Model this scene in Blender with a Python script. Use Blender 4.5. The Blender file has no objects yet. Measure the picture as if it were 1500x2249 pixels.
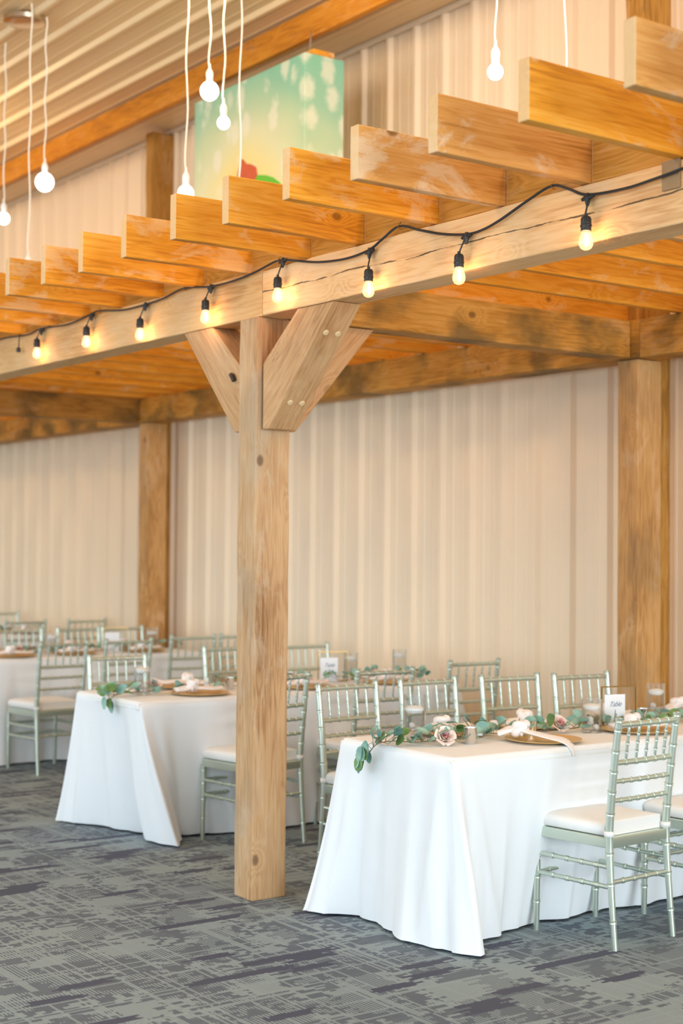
import bpy, math, random
from mathutils import Vector, Matrix, noise
R3 = random.Random(7)
sc = bpy.context.scene
COL = sc.collection
PI = math.pi

# ------------------------------------------------------------------ camera
cam_d = bpy.data.cameras.new('camera')
cam = bpy.data.objects.new('camera', cam_d); COL.objects.link(cam)
r_ = Vector((0.5860056, 0.8102662, 0.0081322)); u_ = Vector((0.0141748, -0.0202850, 0.9996937)); f_ = Vector((-0.8101830, 0.5857108, 0.0233725))
m = Matrix.Identity(4)
for i, v in enumerate((r_, u_, -f_)):
    for k in range(3): m[k][i] = v[k]
m.translation = (0, 0, 1.6)
cam.matrix_world = m
cam_d.sensor_fit = 'HORIZONTAL'; cam_d.sensor_width = 24.0; cam_d.lens = 3280.4 / 1500 * 24
cam_d.clip_start = 0.05; cam_d.clip_end = 200
cam_d.dof.use_dof = True; cam_d.dof.focus_distance = 5.8; cam_d.dof.aperture_fstop = 2.1
sc.camera = cam

# ------------------------------------------------------------------ light
sc.view_settings.view_transform = 'Standard'; sc.view_settings.look = 'None'
sc.view_settings.gamma = 1; sc.view_settings.use_curve_mapping = False
sc.view_settings.exposure = 0.44
w = bpy.data.worlds.new('world'); sc.world = w; w.use_nodes = True
bg = w.node_tree.nodes['Background']; bg.inputs[0].default_value = (0.74, 0.89, 1.0, 1); bg.inputs[1].default_value = 1.25

def area(name, loc, target, sx, sy, power, color):
    l = bpy.data.lights.new(name, 'AREA'); l.shape = 'RECTANGLE'; l.size = sx; l.size_y = sy
    l.energy = power; l.color = color
    o = bpy.data.objects.new(name, l); COL.objects.link(o); o.location = loc
    d = Vector(target) - Vector(loc)
    o.rotation_euler = d.to_track_quat('-Z', 'Y').to_euler()
    return o
area('window_daylight_front', (-4.0, -7.0, 1.7), (-6.0, 5.0, 1.2), 12, 2.6, 200, (0.86, 0.95, 1.0))
area('window_daylight_side', (15.0, 2.0, 2.3), (-8.0, 4.0, 1.4), 9, 4.0, 1500, (0.82, 0.93, 1.0))
def point(name, loc, power, color, rad=0.12):
    l = bpy.data.lights.new(name, 'POINT'); l.energy = power; l.color = color; l.shadow_soft_size = rad
    o = bpy.data.objects.new(name, l); COL.objects.link(o); o.location = loc
    return o
WARM = (1.0, 0.68, 0.32)
for p_ in ((-1.8, 4.1, 4.5), (-4.4, 4.1, 4.55), (-7.0, 4.1, 4.85), (-12.2, 4.1, 4.7), (-15.0, 4.1, 4.6)):
    point('warm_fill', p_, 35, WARM, 0.2)  # added unseen fill, no fitting: warms the upper wall and ceiling
for p_ in ((-5.0, 0.6, 4.4), (-10.5, 0.9, 4.4)):
    point('warm_fill', p_, 45, WARM, 0.25)  # more warm fill added out of view, in front of the pergola

# ------------------------------------------------------------------ nodes
def lin(r, g, b):
    f = lambda c: (c/255/12.92) if c/255 <= 0.04045 else ((c/255+0.055)/1.055)**2.4
    return (f(r), f(g), f(b), 1)
class NT:
    def __init__(s, name):
        s.m = bpy.data.materials.new(name); s.m.use_nodes = True
        s.t = s.m.node_tree; s.b = s.t.nodes['Principled BSDF']; s.out = s.t.nodes['Material Output']
    def n(s, typ, ins=None, **kw):
        x = s.t.nodes.new(typ)
        for k, v in kw.items(): setattr(x, k, v)
        for k, v in (ins or {}).items(): s.set(x, k, v)
        return x
    def set(s, x, k, v):
        if isinstance(v, bpy.types.NodeSocket): s.t.links.new(v, x.inputs[k])
        else: x.inputs[k].default_value = v
    def math(s, op, a, b=0.0, c=0.0):
        x = s.n('ShaderNodeMath', operation=op); s.set(x, 0, a); s.set(x, 1, b)
        if op in ('MULTIPLY_ADD',): s.set(x, 2, c)
        return x.outputs[0]
    def mix(s, f, a, b, bt='MIX'):
        x = s.n('ShaderNodeMix', data_type='RGBA', blend_type=bt); s.set(x, 0, f); s.set(x, 6, a); s.set(x, 7, b)
        return x.outputs[2]
    def ramp(s, f, stops):
        x = s.n('ShaderNodeValToRGB'); s.set(x, 0, f)
        e = x.color_ramp.elements
        while len(e) < len(stops): e.new(0.5)
        for i, (p, c) in enumerate(stops): e[i].position = p; e[i].color = c
        return x.outputs[0]
    def map(s, v, lo, hi, a=0.0, b=1.0):
        x = s.n('ShaderNodeMapRange'); s.set(x, 0, v); x.inputs[1].default_value = lo; x.inputs[2].default_value = hi
        x.inputs[3].default_value = a; x.inputs[4].default_value = b; return x.outputs[0]
    def bump(s, h, st, dist=0.002):
        x = s.n('ShaderNodeBump'); s.set(x, 'Strength', st); s.set(x, 'Distance', dist); s.set(x, 'Height', h)
        s.t.links.new(x.outputs[0], s.b.inputs['Normal'])
def simple(name, col, rough=0.5, metal=0.0, spec=0.5, noise_amt=0.0, nscale=20):
    t = NT(name)
    if noise_amt:
        tc = t.n('ShaderNodeTexCoord')
        nz = t.n('ShaderNodeTexNoise', {'Vector': tc.outputs['Object'], 'Scale': nscale, 'Detail': 3.0})
        c = t.mix(t.map(nz.outputs[0], 0.3, 0.7, 0, noise_amt), col, tuple(x*0.75 for x in col[:3]) + (1,))
        t.set(t.b, 'Base Color', c)
    else: t.b.inputs['Base Color'].default_value = col
    t.b.inputs['Roughness'].default_value = rough; t.b.inputs['Metallic'].default_value = metal
    t.b.inputs['Specular IOR Level'].default_value = spec
    return t.m

def wood(name, c_light, c_mid, c_dark, patch=0.3, patchcol=lin(226, 190, 150), knots=1.0, stain=0.0, staincol=lin(70, 60, 30), crack=None, rough=0.62):
    t = NT(name)
    tc = t.n('ShaderNodeTexCoord'); oi = t.n('ShaderNodeObjectInfo')
    off = t.n('ShaderNodeVectorMath', {0: tc.outputs['Object']}, operation='ADD')
    rv = t.n('ShaderNodeCombineXYZ', {0: t.math('MULTIPLY', oi.outputs['Random'], 37.0), 1: t.math('MULTIPLY', oi.outputs['Random'], 11.0), 2: t.math('MULTIPLY', oi.outputs['Random'], 23.0)})
    t.set(off, 1, rv.outputs[0]); P = off.outputs[0]
    def stretched(sx, sy, sz):
        mp = t.n('ShaderNodeMapping', {'Vector': P}); mp.inputs['Scale'].default_value = (sx, sy, sz); return mp.outputs[0]
    # knots: sparse voronoi cells, stretched along the grain
    vk = t.n('ShaderNodeTexVoronoi', {'Vector': stretched(2.6, 3.9, 3.9), 'Scale': 1.0, 'Randomness': 1.0}, feature='F1')
    kd = vk.outputs['Distance']
    swirl = t.math('POWER', t.math('SUBTRACT', 1.0, t.math('MINIMUM', t.math('MULTIPLY', kd, 2.6), 1.0)), 2.5)
    base = t.n('ShaderNodeTexNoise', {'Vector': stretched(0.9, 9, 9), 'Scale': 1.0, 'Detail': 4.0, 'Roughness': 0.55})
    s1 = t.math('ADD', base.outputs[0], t.math('MULTIPLY', swirl, 0.45))
    rings = t.math('SINE', t.math('MULTIPLY', s1, 70.0))
    fine = t.n('ShaderNodeTexNoise', {'Vector': stretched(3, 110, 110), 'Scale': 1.0, 'Detail': 3.0, 'Roughness': 0.7})
    g = t.math('ADD', t.math('MULTIPLY', rings, 0.050), t.math('ADD', t.math('MULTIPLY', fine.outputs[0], 0.42), 0.065))
    big = t.n('ShaderNodeTexNoise', {'Vector': stretched(1.3, 4, 4), 'Scale': 1.0, 'Detail': 3.0})
    g = t.math('ADD', g, t.math('MULTIPLY', big.outputs[0], 0.5))
    col = t.ramp(g, [(0.32, c_dark), (0.50, c_mid), (0.72, c_light)])
    # worn pale patches
    pn = t.n('ShaderNodeTexNoise', {'Vector': stretched(2.6, 6, 6), 'Scale': 1.0, 'Detail': 6.0, 'Roughness': 0.68, 'Distortion': 0.6})
    pf = t.map(pn.outputs[0], 0.54, 0.62, 0.0, patch*0.8)
    col = t.mix(pf, col, patchcol)
    if stain:
        sn = t.n('ShaderNodeTexNoise', {'Vector': stretched(2.2, 3, 3), 'Scale': 1.0, 'Detail': 4.0})
        col = t.mix(t.map(sn.outputs[0], 0.5, 0.62, 0.0, stain), col, staincol)
    if knots:
        kf = t.math('MULTIPLY', t.map(kd, 0.050, 0.085, 1.0, 0.0), knots * 0.7)
        col = t.mix(kf, col, tuple(x*0.35 for x in c_dark[:3]) + (1,))
    hv = t.map(oi.outputs['Random'], 0, 1, 0.86, 1.12)
    hs = t.n('ShaderNodeHueSaturation', {'Value': hv, 'Color': col}); col = hs.outputs[0]
    if crack is not None:
        sp = t.n('ShaderNodeSeparateXYZ', {0: tc.outputs['Object']})
        cn = t.n('ShaderNodeTexNoise', {'Vector': tc.outputs['Object'], 'Scale': 2.2, 'Detail': 6.0, 'Roughness': 0.6})
        zc = t.math('ADD', t.math('MULTIPLY', t.math('SUBTRACT', cn.outputs[0], 0.5), 0.05), crack)
        d = t.math('ABSOLUTE', t.math('SUBTRACT', sp.outputs[2], zc))
        br = t.n('ShaderNodeTexNoise', {'Vector': tc.outputs['Object'], 'Scale': 9.0, 'Detail': 4.0})
        wd = t.map(br.outputs[0], 0.36, 0.6, 0.0, 0.0034)
        cf = t.math('LESS_THAN', d, wd)
        col = t.mix(t.math('MULTIPLY', cf, 0.85), col, (0.03, 0.018, 0.008, 1))
    t.set(t.b, 'Base Color', col); t.b.inputs['Roughness'].default_value = rough; t.b.inputs['Specular IOR Level'].default_value = 0.25
    ex = t.n('ShaderNodeSeparateXYZ', {0: tc.outputs['Object']})
    end = t.math('MULTIPLY', t.math('LESS_THAN', ex.outputs[0], 0.0035), 0.75)
    t.set(t.b, 'Base Color', t.mix(end, col, lin(228, 190, 142)))
    t.bump(fine.outputs[0], 0.35, 0.003)
    return t.m

M = {}
M['joist'] = wood('orange_lumber', lin(240, 178, 78), lin(226, 152, 42), lin(182, 108, 26), patch=0.75, patchcol=lin(228, 190, 142))
M['joist_pale'] = wood('pale_lumber', lin(232, 178, 110), lin(214, 152, 78), lin(160, 104, 46), patch=0.9, patchcol=lin(232, 206, 172))
M['beam'] = wood('beam_timber', lin(238, 198, 144), lin(228, 180, 120), lin(200, 144, 86), patch=0.4, knots=0.5)
M['beam_crack'] = wood('cracked_beam_timber', lin(236, 198, 150), lin(226, 180, 126), lin(198, 144, 92), patch=0.45, knots=0.35, crack=0.0)
M['post'] = wood('post_timber', lin(212, 176, 134), lin(194, 152, 108), lin(146, 104, 66), patch=0.5, patchcol=lin(206, 184, 158), knots=1.0, stain=0.4, staincol=lin(158, 140, 116))
M['brace'] = wood('brace_timber', lin(212, 172, 126), lin(190, 146, 100), lin(146, 104, 64), patch=0.25, knots=0.5)
M['block'] = wood('shaded_lumber', lin(214, 158, 84), lin(190, 132, 54), lin(146, 96, 36), patch=0.2)  # blocking boards: shade between the joists put into a darker lumber colour
M['wallbeam'] = wood('stained_beam_timber', lin(206, 156, 80), lin(182, 128, 52), lin(132, 86, 30), patch=0.2, stain=0.75, staincol=lin(96, 78, 42))
M['wallpost'] = wood('wall_post_timber', lin(214, 170, 116), lin(194, 144, 86), lin(150, 104, 58), patch=0.4, stain=0.35, staincol=lin(130, 110, 80))
M['column'] = wood('treated_column_timber', lin(200, 150, 78), lin(176, 124, 52), lin(120, 84, 34), patch=0.2)
M['purlin'] = wood('purlin_timber', lin(216, 148, 50), lin(194, 122, 30), lin(136, 80, 18), patch=0.1)
def metal_panel(name, col):
    t = NT(name); tc = t.n('ShaderNodeTexCoord')
    nz = t.n('ShaderNodeTexNoise', {'Vector': tc.outputs['Object'], 'Scale': 0.8, 'Detail': 2.0})
    t.set(t.b, 'Base Color', t.mix(t.map(nz.outputs[0], 0.35, 0.65, 0, 0.25), col, tuple(x*0.93 for x in col[:3]) + (1,)))
    t.b.inputs['Roughness'].default_value = 0.42; t.b.inputs['Specular IOR Level'].default_value = 0.5
    return t.m
M['wall'] = metal_panel('cream_wall_panel', lin(246, 224, 194))
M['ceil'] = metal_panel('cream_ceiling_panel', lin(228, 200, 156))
M['trim'] = simple('trim_metal', lin(226, 212, 190), 0.4)
M['bolt'] = simple('bolt_wood_cap', lin(226, 196, 150), 0.5)
M['black'] = simple('black_rubber', (0.012, 0.014, 0.015, 1), 0.45)
M['strapgrey'] = simple('shadow_toned_strap', lin(160, 128, 90), 0.6, 0.2, noise_amt=0.5, nscale=40)  # shadow of the strap put into its grey-brown colour
M['iron'] = simple('dark_iron', (0.05, 0.04, 0.03, 1), 0.5, 0.6)
M['white_plastic'] = simple('white_plastic', (0.85, 0.85, 0.83, 1), 0.35)
M['cord'] = simple('white_cord', (0.9, 0.86, 0.76, 1), 0.6)
M['chrome'] = simple('brushed_nickel', (0.62, 0.58, 0.50, 1), 0.22, 1.0)
M['silver'] = simple('silver_glass', (0.80, 0.80, 0.80, 1), 0.15, 1.0, noise_amt=0.5, nscale=90)
def chair_mat():
    t = NT('champagne_silver_paint'); t.b.inputs['Base Color'].default_value = lin(206, 216, 202)
    t.b.inputs['Metallic'].default_value = 0.75; t.b.inputs['Roughness'].default_value = 0.3
    return t.m
M['chair'] = chair_mat()
def cloth_mat(name, col, scale=500, wr=0.25):
    t = NT(name); tc = t.n('ShaderNodeTexCoord')
    a = t.n('ShaderNodeTexNoise', {'Vector': tc.outputs['Object'], 'Scale': 7.0, 'Detail': 4.0, 'Distortion': 0.4})
    t.b.inputs['Base Color'].default_value = col; t.b.inputs['Roughness'].default_value = 0.85
    t.b.inputs['Specular IOR Level'].default_value = 0.15; t.b.inputs['Sheen Weight'].default_value = 0.15
    t.bump(a.outputs[0], wr, 0.012)
    return t.m
M['cloth'] = cloth_mat('white_tablecloth', (0.87, 0.885, 0.90, 1))
M['cushion'] = cloth_mat('ivory_cushion', (0.86, 0.84, 0.81, 1), wr=0.1)
M['napkin'] = cloth_mat('blush_napkin', (0.90, 0.85, 0.82, 1), wr=0.35)
M['gold'] = simple('gold_charger', lin(232, 192, 124), 0.35, 0.35, noise_amt=0.4, nscale=14)
M['golddark'] = simple('charger_rim', lin(150, 112, 60), 0.35, 0.8)
M['brass'] = simple('brass_frame', lin(150, 118, 70), 0.3, 1.0)
M['card'] = simple('white_card', (0.86, 0.88, 0.92, 1), 0.7)
M['ink'] = simple('blue_grey_ink', lin(70, 100, 125), 0.7)
M['wax'] = simple('white_wax', (0.9, 0.88, 0.84, 1), 0.45)
M['stone'] = simple('white_stone', (0.82, 0.74, 0.68, 1), 0.5, noise_amt=0.5, nscale=30)
def leaf_mat(name, a, b):
    t = NT(name); tc = t.n('ShaderNodeTexCoord')
    nz = t.n('ShaderNodeTexNoise', {'Vector': tc.outputs['Object'], 'Scale': 14.0, 'Detail': 1.0})
    t.set(t.b, 'Base Color', t.ramp(nz.outputs[0], [(0.35, a), (0.65, b)])); t.b.inputs['Roughness'].default_value = 0.55
    return t.m
M['leaf'] = leaf_mat('eucalyptus_leaf', lin(108, 152, 142), lin(156, 194, 176))
M['leafgreen'] = leaf_mat('fresh_leaf', lin(84, 120, 62), lin(124, 160, 96))
M['stem'] = simple('brown_stem', lin(130, 104, 76), 0.7)
M['rose'] = simple('blush_rose', lin(244, 222, 212), 0.6)
M['rosein'] = simple('rose_heart', lin(234, 176, 174), 0.6)
def glass_mat(name, tint, gloss=0.12, fres=1.45, glow=0.0):
    t = NT(name); t.t.nodes.remove(t.b)
    tr = t.n('ShaderNodeBsdfTransparent', {'Color': tint}); gl = t.n('ShaderNodeBsdfGlossy', {'Roughness': 0.03})
    fr = t.n('ShaderNodeLayerWeight', {'Blend': 0.5})
    f = t.math('ADD', t.math('MULTIPLY', t.math('POWER', fr.outputs['Facing'], 2.2), 0.8 if fres > 1.4 else 0.25), gloss)
    mx = t.n('ShaderNodeMixShader', {0: f}); t.t.links.new(tr.outputs[0], mx.inputs[1]); t.t.links.new(gl.outputs[0], mx.inputs[2])
    last = mx.outputs[0]
    if glow:
        em = t.n('ShaderNodeEmission', {'Color': (1.0, 0.62, 0.34, 1), 'Strength': glow}); ad = t.n('ShaderNodeAddShader')
        t.t.links.new(last, ad.inputs[0]); t.t.links.new(em.outputs[0], ad.inputs[1]); last = ad.outputs[0]
    t.t.links.new(last, t.out.inputs[0]); return t.m
M['glass'] = glass_mat('clear_glass', (0.99, 0.995, 0.993, 1), 0.06)
M['water'] = glass_mat('water', (0.99, 0.99, 0.99, 1), 0.04, 1.33)
M['bulbglass'] = glass_mat('bulb_glass', (0.95, 0.84, 0.70, 1), 0.05, glow=0.55)
def emit(name, col, st):
    t = NT(name); t.b.inputs['Base Color'].default_value = col
    t.b.inputs['Emission Color'].default_value = col; t.b.inputs['Emission Strength'].default_value = st; return t.m
M['filament'] = emit('glowing_filament', (1.0, 0.80, 0.50, 1), 28)
M['bulb'] = emit('lit_white_bulb', (1.0, 0.97, 0.93, 1), 4)

def carpet():
    t = NT('patterned_carpet'); tc = t.n('ShaderNodeTexCoord')
    sp = t.n('ShaderNodeSeparateXYZ', {0: tc.outputs['Object']}); X, Y = sp.outputs[0], sp.outputs[1]
    def wn(a, b, s=0.0):
        cb = t.n('ShaderNodeCombineXYZ', {0: a, 1: b, 2: s}); x = t.n('ShaderNodeTexWhiteNoise', {'Vector': cb.outputs[0]}, noise_dimensions='3D'); return x.outputs[0]
    fl = lambda v, c: t.math('FLOOR', t.math('DIVIDE', v, c))
    # frayed coordinates
    fx = t.math('ADD', X, t.math('MULTIPLY', t.math('SUBTRACT', wn(fl(Y, 0.018), fl(X, 0.3), 1.0), 0.5), 0.007))
    fy = t.math('ADD', Y, t.math('MULTIPLY', t.math('SUBTRACT', wn(fl(X, 0.016), fl(Y, 0.2), 2.0), 0.5), 0.085))
    def cells(cx, cy, seed, xx=None, yy=None):
        xx = fx if xx is None else xx; yy = fy if yy is None else yy
        rx = fl(xx, cx); yo = t.math('ADD', yy, t.math('MULTIPLY', wn(rx, seed, 3.0), cy))
        return wn(rx, fl(yo, cy), seed)
    gt = lambda v, th: t.math('GREATER_THAN', v, th)
    bars = gt(cells(0.055, 0.22, 5.0), 0.89)
    patches = gt(cells(0.15, 0.15, 6.0), 0.45)
    dash = gt(cells(0.024, 0.034, 7.0, X, Y), 0.50); dashreg = gt(cells(0.18, 0.17, 8.0), 0.42)
    lines = gt(t.math('FRACT', t.math('DIVIDE', Y, 0.0140)), 0.45)
    lightl = gt(cells(0.012, 0.7, 9.0, X, Y), 0.92)
    lightm = gt(cells(0.5, 0.011, 11.0, X, Y), 0.86)
    d = t.math('MULTIPLY', t.math('MULTIPLY', patches, lines), 0.66)
    d = t.math('MAXIMUM', d, t.math('MULTIPLY', t.math('MULTIPLY', dash, dashreg), 0.70))
    d = t.math('MAXIMUM', d, t.math('MULTIPLY', lines, 0.14))
    mid = gt(cells(0.085, 0.12, 12.0), 0.80); d = t.math('MAXIMUM', d, t.math('MULTIPLY', mid, 0.62))
    d = t.math('MULTIPLY', d, t.math('SUBTRACT', 1.0, t.math('MULTIPLY', t.math('MAXIMUM', lightl, lightm), 0.8)))
    d = t.math('MAXIMUM', d, t.math('MULTIPLY', bars, 0.95))
    col = t.ramp(d, [(0.0, lin(158, 172, 176)), (0.5, lin(122, 132, 140)), (1.0, lin(84, 86, 104))])
    nz = t.n('ShaderNodeTexNoise', {'Vector': tc.outputs['Object'], 'Scale': 320.0, 'Detail': 2.0})
    col = t.mix(t.map(nz.outputs[0], 0.3, 0.7, 0.0, 0.30), col, (0.08, 0.10, 0.12, 1))
    t.set(t.b, 'Base Color', col); t.b.inputs['Roughness'].default_value = 0.95; t.b.inputs['Specular IOR Level'].default_value = 0.1
    t.bump(nz.outputs[0], 0.5, 0.004); return t.m
M['carpet'] = carpet()
def art_mat():
    t = NT('painted_canvas'); tc = t.n('ShaderNodeTexCoord'); sp = t.n('ShaderNodeSeparateXYZ', {0: tc.outputs['Object']})
    x, y, z = sp.outputs
    nz = t.n('ShaderNodeTexNoise', {'Vector': tc.outputs['Object'], 'Scale': 2.0, 'Detail': 2.0})
    # local: x 0..1.44 (left to right), z 0..1.45 ; glow around (0.62, 0.2)
    dx = t.math('SUBTRACT', x, 0.66); dz = t.math('MULTIPLY', t.math('SUBTRACT', z, 0.35), 0.85)
    dd = t.math('SQRT', t.math('ADD', t.math('ADD', t.math('MULTIPLY', dx, dx), t.math('MULTIPLY', dz, dz)), t.math('MULTIPLY', y, y)))
    dd = t.math('ADD', dd, t.math('MULTIPLY', t.math('SUBTRACT', nz.outputs[0], 0.5), 0.25))
    col = t.ramp(dd, [(0.22, lin(246, 214, 90)), (0.42, lin(238, 222, 150)), (0.62, lin(222, 222, 178)), (0.86, lin(192, 212, 170)), (1.0, lin(160, 200, 168)), ])
    top = t.map(t.math('ADD', z, t.math('MULTIPLY', x, 0.12)), 1.15, 1.75, 0.0, 0.85)
    col = t.mix(top, col, lin(112, 190, 162))
    mp = t.n('ShaderNodeMapping', {'Vector': tc.outputs['Object']}); mp.inputs['Scale'].default_value = (6.5, 6.5, 4.2)
    vo = t.n('ShaderNodeTexVoronoi', {'Vector': mp.outputs[0], 'Scale': 1.0}, feature='F1')
    n2 = t.n('ShaderNodeTexNoise', {'Vector': tc.outputs['Object'], 'Scale': 22.0})
    blo = t.map(t.math('ADD', vo.outputs['Distance'], t.math('MULTIPLY', n2.outputs[0], 0.35)), 0.42, 0.62, 0.6, 0.0)
    reg = t.map(z, 0.45, 0.8, 0.0, 1.0)
    col = t.mix(t.math('MULTIPLY', blo, reg), col, lin(240, 236, 214))
    t.set(t.b, 'Base Color', col); t.b.inputs['Roughness'].default_value = 0.5; return t.m
M['art'] = art_mat()
M['artred'] = simple('painted_red', lin(214, 84, 40), 0.5, noise_amt=0.6, nscale=12)
M['artgreen'] = simple('painted_green', lin(96, 196, 30), 0.5, noise_amt=0.4, nscale=8)

# ------------------------------------------------------------------ mesh helpers
class MB:
    def __init__(s): s.v = []; s.f = []
    def add(s, vs, fs):
        o = len(s.v); s.v += [tuple(x) for x in vs]; s.f += [tuple(i+o for i in q) for q in fs]; return s
    def box(s, x0, x1, y0, y1, z0, z1):
        return s.add([(x0,y0,z0),(x1,y0,z0),(x1,y1,z0),(x0,y1,z0),(x0,y0,z1),(x1,y0,z1),(x1,y1,z1),(x0,y1,z1)],
                     [(0,3,2,1),(4,5,6,7),(0,1,5,4),(1,2,6,5),(2,3,7,6),(3,0,4,7)])
    def tube(s, path, rad, seg=10, cap=True, up=None, flat=1.0):
        P = [Vector(p) for p in path]; n = len(P); vs = []
        prev = None
        for i in range(n):
            t = (P[min(i+1, n-1)] - P[max(i-1, 0)]).normalized()
            if prev is None:
                a = Vector(up) if up else (Vector((0, 0, 1)) if abs(t.z) < 0.9 else Vector((1, 0, 0)))
                u = (a - t*a.dot(t)).normalized()
            else: u = (prev - t*prev.dot(t)).normalized()
            prev = u; v = t.cross(u); r = rad[i] if isinstance(rad, (list, tuple)) else rad
            for k in range(seg):
                a = 2*PI*k/seg; vs.append(P[i] + u*math.cos(a)*r*flat + v*math.sin(a)*r)
        fs = [(i*seg+k, i*seg+(k+1) % seg, (i+1)*seg+(k+1) % seg, (i+1)*seg+k) for i in range(n-1) for k in range(seg)]
        if cap: fs += [tuple(reversed(range(seg))), tuple((n-1)*seg+k for k in range(seg))]
        return s.add(vs, fs)
    def lathe(s, prof, at=(0, 0, 0), seg=24):
        vs = []; n = len(prof)
        for r, z in prof:
            for k in range(seg):
                a = 2*PI*k/seg; vs.append((at[0]+r*math.cos(a), at[1]+r*math.sin(a), at[2]+z))
        fs = [(i*seg+k, i*seg+(k+1) % seg, (i+1)*seg+(k+1) % seg, (i+1)*seg+k) for i in range(n-1) for k in range(seg)]
        if prof[0][0] > 1e-6: fs.append(tuple(reversed(range(seg))))
        if prof[-1][0] > 1e-6: fs.append(tuple((n-1)*seg+k for k in range(seg)))
        return s.add(vs, fs)
    def prism(s, pts, y0, y1):   # pts in XZ, extruded along Y
        n = len(pts); vs = [(x, y0, z) for x, z in pts] + [(x, y1, z) for x, z in pts]
        return s.add(vs, [tuple(range(n)), tuple(reversed(range(n, 2*n)))] + [(i, i+n, (i+1) % n+n, (i+1) % n) for i in range(n)])
    def mesh(s, name, mat, smooth=False):
        me = bpy.data.meshes.new(name); me.from_pydata(s.v, [], s.f); me.materials.append(M[mat])
        import bmesh
        bm = bmesh.new(); bm.from_mesh(me); bmesh.ops.recalc_face_normals(bm, faces=bm.faces); bm.to_mesh(me); bm.free()
        if smooth:
            for p in me.polygons: p.use_smooth = True
            if smooth != 'full': me.set_sharp_from_angle(angle=math.radians(40))
        return me
    def obj(s, name, mat, parent=None, smooth=False, bevel=0, loc=None, rot=None):
        o = bpy.data.objects.new(name, s.mesh(name, mat, smooth)); COL.objects.link(o)
        if parent: o.parent = parent
        if loc: o.location = loc
        if rot: o.rotation_euler = rot
        if bevel:
            b = o.modifiers.new('bevel', 'BEVEL'); b.width = bevel; b.segments = 2; b.limit_method = 'ANGLE'
        return o
def tag(o, label, cat, group=None):
    o['label'] = label; o['category'] = cat
    if group: o['group'] = group
    return o
def thing(name, label, cat, loc=(0, 0, 0), rz=0, group=None):
    o = bpy.data.objects.new(name, None); COL.objects.link(o); o.location = loc; o.rotation_euler = (0, 0, rz)
    o.empty_display_size = 0.1
    return tag(o, label, cat, group)
def struct(o): o['kind'] = 'structure'; return o
def dup(root, loc, rz, label, group=None):
    r = root.copy(); COL.objects.link(r); r.location = loc; r.rotation_euler = (0, 0, rz); r['label'] = label
    if group: r['group'] = group
    for ch in list(root.children):
        c = ch.copy(); COL.objects.link(c); c.parent = r
        for g in list(ch.children):
            d = g.copy(); COL.objects.link(d); d.parent = c
    return r

# timber: local X runs along the length so the grain follows it
def timber(name, p0, p1, w, h, mat, parent=None, rough=0.0015, bevel=0.006, seed=0, ends=None):
    p0 = Vector(p0); p1 = Vector(p1); L = (p1-p0).length; d = (p1-p0).normalized()
    n = max(2, int(L/0.06)) if rough else 1
    vs = []; ny = 3; nz = 3
    ring = []
    for j in range(nz+1): ring.append((-0.5, -0.5+j/nz))
    for j in range(1, ny+1): ring.append((-0.5+j/ny, 0.5))
    for j in range(1, nz+1): ring.append((0.5, 0.5-j/nz))
    for j in range(1, ny): ring.append((0.5-j/ny, -0.5))
    R = len(ring); rr = random.Random(seed+int(L*1000))
    so = rr.random()*50
    for i in range(n+1):
        x = L*i/n
        for a, b in ring:
            e = rough*(1.0+0.0*x)
            q = Vector((x*3+so, a*4, b*4)); nv = noise.noise(q)*e; q2 = noise.noise(q+Vector((9, 9, 9)))*e
            cx = 0.997 if (abs(a) == 0.5 and abs(b) == 0.5) else 1.0
            vs.append((x, a*w*cx+nv*1.6, b*h*cx+q2*1.6))
    fs = [(i*R+k, i*R+(k+1) % R, (i+1)*R+(k+1) % R, (i+1)*R+k) for i in range(n) for k in range(R)]
    fs += [tuple(reversed(range(R))), tuple(n*R+k for k in range(R))]
    mb = MB().add(vs, fs)
    o = mb.obj(name, mat, parent)
    b = o.modifiers.new('bevel', 'BEVEL'); b.width = bevel; b.segments = 2; b.limit_method = 'ANGLE'; b.angle_limit = math.radians(60)
    up = Vector((0, 0, 1)) if abs(d.z) < 0.95 else Vector((0, 1, 0))
    yv = up.cross(d).normalized(); zv = d.cross(yv)
    mm = Matrix.Identity(4)
    for i, v in enumerate((d, yv, zv)):
        for k in range(3): mm[k][i] = v[k]
    mm.translation = p0; o.matrix_world = mm
    return o

# ------------------------------------------------------------------ the hall
WY = 6.41; CZ = 5.23
fl = MB(); fl.add([(-20, -5, 0), (4, -5, 0), (4, WY+0.2, 0), (-20, WY+0.2, 0), (-20, -5, -0.1), (4, -5, -0.1), (4, WY+0.2, -0.1), (-20, WY+0.2, -0.1)],
                  [(0,1,2,3),(4,7,6,5),(0,4,5,1),(1,5,6,2),(2,6,7,3),(3,7,4,0)])
struct(fl.obj('floor', 'carpet'))
def rib_profile(a0, a1, phase, pitch=0.305):
    pts = [(a0, 0.0)]; k = math.floor((a0-phase)/pitch)+1
    while phase+k*pitch < a1-0.1:
        c = phase+k*pitch
        if c-0.03 > a0:
            pts += [(c-0.034, 0), (c-0.013, 0.030), (c+0.013, 0.030), (c+0.034, 0)]
            for q in (0.102, 0.203):
                pts += [(c+q-0.016, 0), (c+q-0.009, 0.0035), (c+q+0.009, 0.0035), (c+q+0.016, 0)]
        k += 1
    pts = [p for p in pts if p[0] <= a1]; pts.append((a1, 0.0)); return pts
pr = rib_profile(-20, 4, -7.10)
n = len(pr); mb = MB()
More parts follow.
